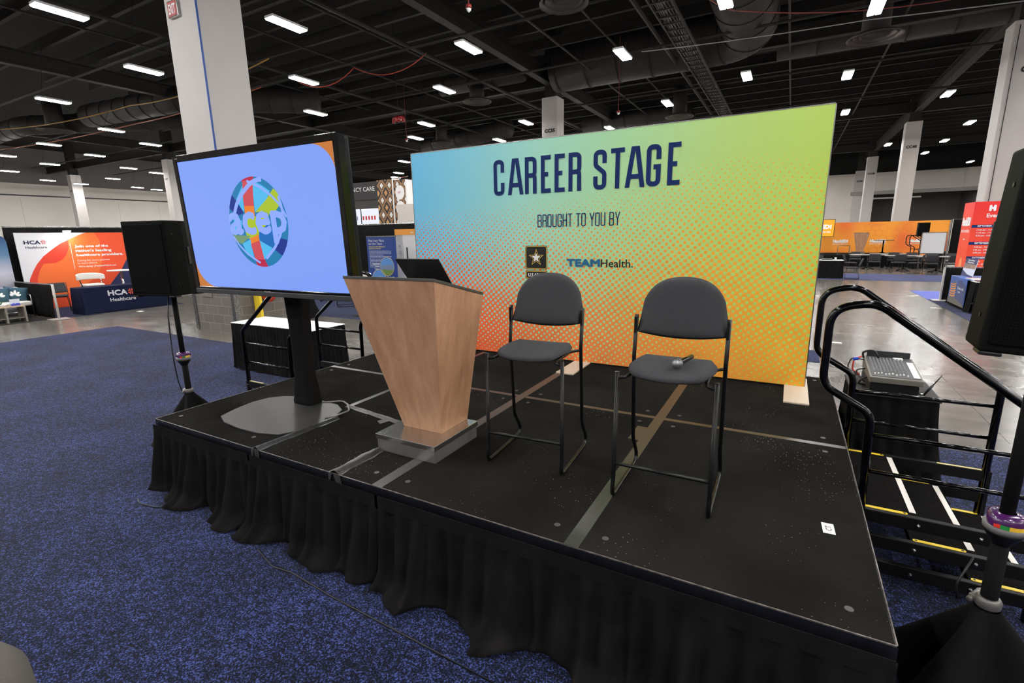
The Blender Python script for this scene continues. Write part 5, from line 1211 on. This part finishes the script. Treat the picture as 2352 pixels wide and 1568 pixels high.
q = MB(); q.grid(lambda u, v: (.27*math.sin((u-.5)*3), .23*math.cos((u-.5)*3), .99+.12*v), 14, 3); q.build('backrest', white_leather, wq, smooth=True, solid=.05, bevel=.012)
MB().box(-.22, .22, -.2, .18, .7, .77).build('seat', white_leather, wq, bevel=.03)
MB().tube([(-.24, .1, .75), (-.25, .1, 1.1)], .012, 8).tube([(.24, .1, .75), (.25, .1, 1.1)], .012, 8).tube([(0, 0, .02), (0, 0, .7)], .03, 10).build('frame', chrome, wq); MB().lathe([(.24, 0), (.24, .02)], seg=24).build('base', chrome, wq)
carpet(1.5, 5.0, 6.9, 7.75, blue_carpet, 'narrow blue carpet strip behind the rainbow banner right edge')
drape_wall('back_drape', 'black draped panel just behind the right edge of the rainbow banner', (1.5, 8.2), (4.78, 8.2), 1.15, seed=47, post=False)

# ================================================================== RIGHT SIDE: SECOND STAGE
carpet(4.5, 10.4, 22.3, 25.6, carpet_mat('slate_carpet', (48, 54, 92), (66, 73, 118), (86, 94, 142)), 'slate blue carpet strip in front of the far meeting tables')
carpet(8.03, 11.5, 16.2, 18.6, lilac_carpet, 'bright lilac carpet triangle beyond the small right booth')
carpet(8.03, 12, 9, 16.15, blue_carpet, 'dark blue carpet under the small booth at right')
s2 = thing('stage', 'far low stage in front of the orange wall', 'stage', (1.5, 31, 0))
MB().box(0, 8.6, 0, 3.4, .55, .61).build('deck', deck_mat, s2)
pleats(MB(), [(0, 3.4, 0), (0, -.02, 0), (8.62, -.02, 0), (8.62, 3.4, 0)], .56, .01, .03, .15, flare=.04, seed=55, nv=6, step=.03).build('skirt', black_cloth, s2, smooth=True)
for i in range(5):
    for j in (.1, 3.3): MB().tube([(.1+2.1*i, j, 0), (.1+2.1*i, j, .55)], .025, 6).build('leg', black_metal, s2)
om = bpy.data.materials.new('orange_wall_print'); om.use_nodes = True; nt = om.node_tree; b = nt.nodes['Principled BSDF']; tc = nt.nodes.new('ShaderNodeTexCoord'); sp = nt.nodes.new('ShaderNodeSeparateXYZ'); nt.links.new(tc.outputs['Object'], sp.inputs[0])
cr = nt.nodes.new('ShaderNodeValToRGB'); nz = nt.nodes.new('ShaderNodeTexNoise'); nz.inputs['Scale'].default_value = .42; nz.inputs['Detail'].default_value = 1; nt.links.new(tc.outputs['Object'], nz.inputs['Vector']); nt.links.new(nz.outputs['Fac'], cr.inputs[0])
cr.color_ramp.elements[0].position = .36; cr.color_ramp.elements[0].color = lin((240, 100, 44)); cr.color_ramp.elements[1].position = .56; cr.color_ramp.elements[1].color = lin((255, 164, 50)); nt.links.new(cr.outputs[0], b.inputs['Base Color']); b.inputs['Roughness'].default_value = .6
hw = thing('booth_wall', 'long orange stage wall lettered HackED three times at right', 'booth wall', (1.0, 34.5, 0))
for k in range(5): MB().box(2.22*k+.005, 2.22*(k+1)-.005, 0, .06, 0, 2.4).build('panel', om, hw)
q = MB(); fw = frame((0, -.012, 0), (1, 0, 0), (0, 0, 1))
for x in (6.7, 8.55, 10.4): text(q, 'HackED!', fw, x-1.0, 1.2, .2, width=.78, bold=.07); text(q, 'INNOVATION HAPPENS HERE', fw, x-1.0, 1.1, .055, width=.76, bold=.02)
q.build('lettering', white_ink, hw)
q = MB()
for i in range(7):
    for j in range(5):
        cx, cz = 8.0+.38*i+(.19 if j % 2 else 0), .75+.33*j
        if (i*3+j*5) % 4 == 0: continue
        p = ell(cx-1, cz, .2, .2, 6, 30, 390); ring(q, p, [(cx-1+(a-cx+1)*.95, cz+(c-cz)*.95) for a, c in p], fw, .001)
q.build('hexagon_lines', ink((224, 120, 50)), hw)
MB().box(11.1, 11.17, -.02, .08, 0, 2.42).build('end_trim', alu, hw)
drape_wall('back_drape', 'tall black drape right of the long orange wall', (12.2, 34.4), (15.5, 34.4), 2.44, seed=61)
l2 = lectern('lectern', 'wood veneer lectern far away on the orange walled stage', (7.95, 32.9, .61), R(-8))
t = pedestal_table('bar_table', 'tall black bar table on the far stage', (8.92, 32.2, .61), 0, .86, .6, .78, black_plastic)
t = thing('acrylic_stand', 'thin metal frame stand on the far stage left of the lectern', 'stand', (7.05, 31.4, .61))
q = MB(); 
for x in (-.27, .27):
    for y in (-.12, .12): q.tube([(x, y, 0), (x, y, .5)], .012, 6)
q.build('leg_frame', chrome, t); q = MB(); q.tube([(-.27, -.12, .5), (.27, -.12, .5), (.27, .12, .5), (-.27, .12, .5)], .012, 6, close=True); q.tube([(-.27, -.12, .03), (.27, -.12, .03)], .012, 6); q.build('top_frame', chrome, t)
dt = thing('display_screen', 'wide screen showing HackED, half hidden by the rainbow banner right edge', 'television', (5.85, 33.5, .61))
MB().box(-.8, .8, -.03, .05, .97, 1.99).build('bezel', black_plastic, dt); s_ = MB().box(-.77, .77, -.034, -.03, 1.0, 1.96).build('screen', glow('orange_glow', (255, 180, 40), 1.0), dt)
q = MB(); text(q, 'HackED!', frame((0, -.04, 0), (1, 0, 0), (0, 0, 1)), .62, 1.42, .28, width=1.3, bold=.06, align='r'); text(q, 'INNOVATION HAPPENS HERE', frame((0, -.04, 0), (1, 0, 0), (0, 0, 1)), .62, 1.2, .1, width=1.3, bold=.02, align='r'); q.build('lettering', glow('white_glow', (245, 245, 250), 1.0), s_)
MB().box(-.06, .06, .02, .08, 0, 1.3).build('pole', black_plastic, dt); MB().box(-.4, .4, -.25, .3, 0, .015).build('base_plate', steel_dark, dt)
steps('black steps with looped handrails far away at the end of the orange walled stage', 10.13, 1, 31.3, 32.25)
speaker_stand('tripod speaker stand far away beside the whiteboard', (10.15, 30.1, 0), 0, 1.6, 0)
loudspeaker('small looking black loudspeaker far away above the whiteboard', (10.15, 30.1, 1.585), R(8))
fcart = thing('skirted_cart', 'far black draped cart with sound gear by the far steps', 'table', (10.95, 30.65, 0)); MB().box(-.3, .3, -.25, .25, 0, .85).build('drape', black_cloth, fcart, bevel=.02); MB().box(-.25, .25, -.2, .2, .85, 1.02).build('gear_case', black_plastic, fcart, bevel=.02)
wb = thing('whiteboard', 'large white rolling board standing behind the far tables', 'whiteboard', (9.88, 28.5, 0))
MB().box(.03, .89, -.01, .02, .83, 1.76).build('board', mat('board_white', (214, 216, 220), .35), wb)
q = MB(); q.box(0, .92, -.02, .03, .79, .83); q.box(0, .92, -.02, .03, 1.76, 1.8); q.box(0, .03, -.02, .03, .79, 1.8); q.box(.89, .92, -.02, .03, .79, 1.8); q.build('frame', alu, wb)
for x in (.02, .9): MB().box(x-.02, x+.02, -.25, .28, 0, .05).box(x-.015, x+.015, -.015, .015, .05, .8).build('leg', alu, wb)
# meeting tables and chairs
tb = pedestal_table('meeting_table', 'far grey meeting table left of the others', (7.95, 28.9, 0), R(5), 1.5, .75, group='far meeting tables')
dup(tb, (9.25, 28.0, 0), R(-4), 'far grey meeting table in the middle of the group')
dup(tb, (10.35, 27.2, 0), R(3), 'far grey meeting table nearest the red tower')
dup(tb, (8.9, 30.0, 0), R(0), 'far grey meeting table closest to the far stage')
c0 = sled_chair('stacking_chair', 'dark stacking chair standing alone on the slate carpet, facing left', (6.75, 22.6, 0), R(-95), 'far stacking chairs')
for x, y, a, l in ((7.0, 26.4, 95, 'dark stacking chair facing right behind the skirted table'), (6.0, 26.0, 60, 'dark stacking chair behind the skirted table at the banner edge'), (8.05, 27.5, 172, 'dark stacking chair, front row leftmost at the far tables'), (8.9, 27.0, 185, 'dark stacking chair, front row second at the far tables'), (9.45, 26.6, 250, 'dark stacking chair turned sideways between the middle and right tables'), (9.95, 26.25, 170, 'dark stacking chair, front row third at the right far table'), (10.65, 26.1, 184, 'dark stacking chair, front row fourth at the right far table'), (11.55, 27.3, -95, 'dark stacking chair at the right end beside the red tower'), (10.32, 27.95, 5, 'dark stacking chair on the back side of the right far table'), (11.0, 27.95, -8, 'dark stacking chair on the back side below the whiteboard corner'), (9.08, 29.05, 10, 'dark stacking chair between the left and middle far tables'), (7.5, 29.9, -5, 'dark stacking chair behind the left far table'), (9.75, 29.0, 0, 'dark stacking chair behind the middle far table'), (5.4, 29.0, 40, 'dark stacking chair at the banner edge before the far stage')):
    dup(c0, (x, y, 0), R(a), l)
skirted_table('black skirted table with a white top at the right edge of the rainbow banner', (5.5, 23.0, 0), 0, 1.85, .7, seed=71, pitch=.1)
t = thing('paper_cup', 'small white cup on the far white topped table', 'cup', (6.15, 22.95, .75)); MB().lathe([(.035, 0), (.04, .11), (.036, .12)], seg=16).build('cup', white_plastic, t, smooth=True); MB().lathe([(.041, .11), (.041, .125)], seg=16).build('lid', mat('lid_grey', (150, 150, 150), .4), t)
tag(MB().box(-.2, .2, -.12, .12, 0, .06).build('folded_bag', black_plastic, bevel=.02, loc=(5.85, 23.05, .75)), 'dark folded bag on the far white topped table', 'bag')
t = thing('lounge_chair', 'white lounge chair behind the far right tables', 'chair', (11.6, 29.3, 0)); MB().box(-.4, .4, -.35, .35, .1, .42).build('seat', white_leather, t, bevel=.04); MB().box(-.4, .4, .2, .36, .4, .75).build('backrest', white_leather, t, bevel=.04); MB().box(-.35, .35, -.3, .3, 0, .1).build('base', black_plastic, t)
# red tower
rt = thing('schedule_tower', 'square red and orange tower listing September and October hours', 'sign tower', (9.5, 19.58, 0))
mr = bpy.data.materials.new('red_tower_print'); mr.use_nodes = True; nt = mr.node_tree; b = nt.nodes['Principled BSDF']; tc = nt.nodes.new('ShaderNodeTexCoord'); sp = nt.nodes.new('ShaderNodeSeparateXYZ'); nt.links.new(tc.outputs['Object'], sp.inputs[0])
nz = nt.nodes.new('ShaderNodeTexNoise'); nz.inputs['Scale'].default_value = .8; nt.links.new(tc.outputs['Object'], nz.inputs['Vector']); cr = nt.nodes.new('ShaderNodeValToRGB'); nt.links.new(M_('ADD', M_('MULTIPLY', sp.outputs[2], .25, nt), M_('MULTIPLY', nz.outputs['Fac'], .5, nt), nt), cr.inputs[0])
cr.color_ramp.elements[0].position = .45; cr.color_ramp.elements[0].color = lin((240, 78, 40)); cr.color_ramp.elements[1].position = .95; cr.color_ramp.elements[1].color = lin((236, 34, 34)); nt.links.new(cr.outputs[0], b.inputs['Base Color']); b.inputs['Roughness'].default_value = .5
MB().box(0, 1.1, 0, 1.08, 0, 2.8).build('body', mr, rt)
fl = frame((-.004, 1.08, 0), (0, -1, 0), (0, 0, 1)); fr = frame((0, -.004, 0), (1, 0, 0), (0, 0, 1))
q = MB(); text(q, 'HackED!', fl, .08, 2.05, .3, width=.88, bold=.06); text(q, 'INNOVATION HAPPENS HERE', fl, .1, 1.84, .09, width=.86, bold=.02); text(q, 'ROOM', fl, .56, 1.6, .05, align='c', bold=.04)
text(q, 'H', fr, .36, 2.5, .2, bold=.08); text(q, 'Event', fr, .33, 2.31, .12, bold=.02)
for zz, s in ((2.005, 'SEPTEMBER 29'), (1.465, 'SEPTEMBER 30'), (1.0, 'OCTOBER 1')): text(q, s, fr, .15, zz+.015, .055, bold=.03)
for zz, ls in ((1.9, ('11:00 am - 11:15', '11:15 am - 11:45', '2:30 pm - 3:30')), (1.36, ('9:50 am - 10:05', '1:30 pm - 2:00', '2:00 pm - 4:00')), (.9, ('10:00 am', '1:45 pm - 3:00'))):
    for k, s in enumerate(ls): text(q, s, fr, .15, zz-.09*k, .045, bold=.02)
q.v = [(p[0]-(.003 if p[0] < 0 else 0), p[1]-(.004 if p[0] >= 0 else 0), p[2]) for p in q.v]
q.build('lettering', white_ink, rt)
q = MB()
for zz in (1.99, 1.45, .985): q.box(.01, 1.09, -.005, -.001, zz, zz+.095)
q.build('date_bar', navy_ink, rt)
q = MB(); text(q, 'sponsor', fl, .56, 1.45, .07, width=.46, align='c', bold=.03); q.build('dark_lettering', ink((110, 24, 30)), rt) if False else None
q = MB(); q.v = []; flat(q, [(.2, .5), (.22, .75), (.27, .6), (.3, .85), (.34, .62), (.42, .72), (.5, 1.05), (.62, .95), (.7, 1.06), (.78, .8), (.8, .5)], fl, .002); q.build('skyline_print', ink((250, 150, 90)), rt)
# small booth at right: low drape, table, cloth banner, easel sign
drape_wall('divider_drape', 'low black drape with a white end post behind the hospital table', (8.3, 16.07), (11.2, 16.07), .93, seed=81, post=False)
t = thing('drape_post', 'white upright pipe ending the low drape of the small right booth', 'post', (8.27, 16.07, 0)); MB().tube([(0, 0, .01), (0, 0, .93)], .026, 10).build('pipe', mat('post_white', (196, 192, 186), .4, .3), t); MB().box(-.18, .18, -.18, .18, 0, .012).build('foot_plate', mat('post_white', (196, 192, 186), .4, .3), t)
skirted_table('black skirted table with a hospital photo cloth at the right', (8.65, 14.45, 0), R(90), 2.0, .66, seed=83, pitch=.1)
pb = thing('table_runner', 'blue hospital photo cloth hanging over the right booth table front', 'table runner', (8.26, 15.25, 0), R(-90))
MB().box(0, 1.4, -.004, .004, .08, .765).box(0, 1.4, 0, .6, .757, .762).build('cloth', mat('hospital_sky', (58, 104, 186), .5, 0, c2=(40, 64, 128), scale=1.4), pb)
q = MB(); fb = frame((0, -.008, 0), (1, 0, 0), (0, 0, 1)); flat(q, [(.08, .2), (.62, .16), (.62, .58), (.5, .66), (.3, .64), (.1, .52)], fb); q.build('photo_building', ink((86, 92, 112)), pb)
q = MB()
for k in range(6):
    for j in range(7): q.box(.12+.07*j, .17+.07*j, -.011, -.0085, .25+.06*k+.004*j*(j-3)*.5, .28+.06*k+.004*j*(j-3)*.5)
q.build('lit_windows', ink((232, 150, 80)), pb)
q = MB(); flat(q, [(.66, .2), (1.36, .1), (1.36, .6), (1.0, .72), (.7, .7)], fb); q.build('glass_wing', ink((54, 66, 110)), pb)
q = MB(); text(q, 'Deborah', fb, .74, .48, .07, width=.5); text(q, 'Hospital', fb, .8, .4, .045); q.v = [(a, b2-.004, c) for a, b2, c in q.v]; q.build('lettering', white_ink, pb)
q = MB(); flat(q, [(0, .08), (1.4, .08), (1.4, .14), (.6, .24), (0, .2)], fb, .001); q.build('photo_ground', ink((96, 92, 84)), pb)
es = thing('easel_sign', 'upright sign headed Recruiting Physicians on the right booth table', 'sign', (8.5, 15.5, .765), R(-80))
es.rotation_euler = (R(-8), 0, R(-90))
MB().box(0, .95, 0, .01, 0, .46).build('print', mat('sign_white', (206, 210, 228), .5), es)
fe = frame((0, -.003, 0), (1, 0, 0), (0, 0, 1))
q = MB(); flat(q, [(0, .33), (.95, .33), (.95, .46), (0, .46)], fe); flat(q, [(0, 0), (.95, 0), (.95, .04), (.5, .06), (.2, .12), (0, .16)], fe); q.build('navy_band', ink((40, 48, 92)), es)
q = MB(); flat(q, [(0, .2), (.95, .22), (.95, .33), (0, .33)], fe, .001); q.build('photo_strip', mat('photo_strip', (176, 136, 104), .5, 0, c2=(90, 90, 96), scale=9), es)
q = MB(); text(q, 'Recruiting', fe, .48, .405, .034, width=.5, bold=.04, align='c'); text(q, 'Physicians', fe, .48, .35, .034, width=.5, bold=.04, align='c'); q.v = [(a, b2-.002, c) for a, b2, c in q.v]; q.build('lettering', white_ink, es)
for k, (y, w_) in enumerate(((14.3, .25), (13.9, .3), (13.6, .22))):
    tag(MB().box(-.15, .15, -w_/2, w_/2, 0, .02+.004*k).build('brochure_stack', ink(((214, 180, 170), (200, 205, 220), (120, 90, 90))[k]), loc=(8.5, y, .765)), ('pinkish brochure stack', 'pale blue brochure stack', 'brown brochure stack')[k]+' on the right booth table', 'brochures')
# marker tapes on the concrete
for x, y, c, l in ((5.3, 8.66, 0, 'white floor label near the right steps'), (7.86, 17.1, 0, 'white floor label by the lilac carpet tip'), (7.86, 14.36, 0, 'white floor label beside the right booth carpet'), (5.25, 16.1, 0, 'white floor label far behind the banner edge'), (7.0, 12.3, 1, 'small brown floor patch between the steps and the right booth'), (-12.3, 5.4, 0, 'white floor label in front of the navy booth table')):
    tag(MB().box(-.11, .11, -.06, .06, 0, .001).build('floor_label', white_tape if not c else mat('brown_patch', (92, 82, 72), .6), loc=(x, y, .0005)), l, 'floor label')
# chair in the near left corner
gc = thing('armchair', 'taupe rounded chair back in the bottom left corner', 'chair', (2.45, -1.83, 0), R(20))
q = MB(); q.lathe([(.02, .86), (.2, .855), (.27, .83), (.3, .78), (.31, .6), (.3, .44)], seg=40); q.build('backrest', mat('taupe_fabric', (90, 86, 80), .9, 0, var=.1, scale=200), gc, smooth=True)
MB().lathe([(.26, .3), (.28, .34), (.28, .42), (.26, .45)], seg=36).build('seat', mat('taupe_fabric', (118, 112, 104), .9), gc, smooth=True)
for k in range(4): MB().tube([(.22*math.cos(R(45+90*k)), .22*math.sin(R(45+90*k)), .3), (.3*math.cos(R(45+90*k)), .3*math.sin(R(45+90*k)), 0)], .016, 8).build('leg', black_metal, gc)

# everything that stands on a carpet rests on its surface
for o in col.objects:
    if o.parent is None and o.type == 'EMPTY' and abs(o.location.z) < 1e-6:
        x, y = o.location.x, o.location.y
        if (-9.85 < x < 14 and -10 < y < 4.1) and o.name.split('.')[0] != 'stage' or (-15.9 < x < -12.7 and -.5 < y < 7) or (8.0 < x < 12 and 9 < y < 16.2) or (4.5 < x < 10.4 and 22.3 < y < 25.6) or (-9.6 < x < -2.2 and 6.95 < y < 10.3):
            o.location.z = .0085
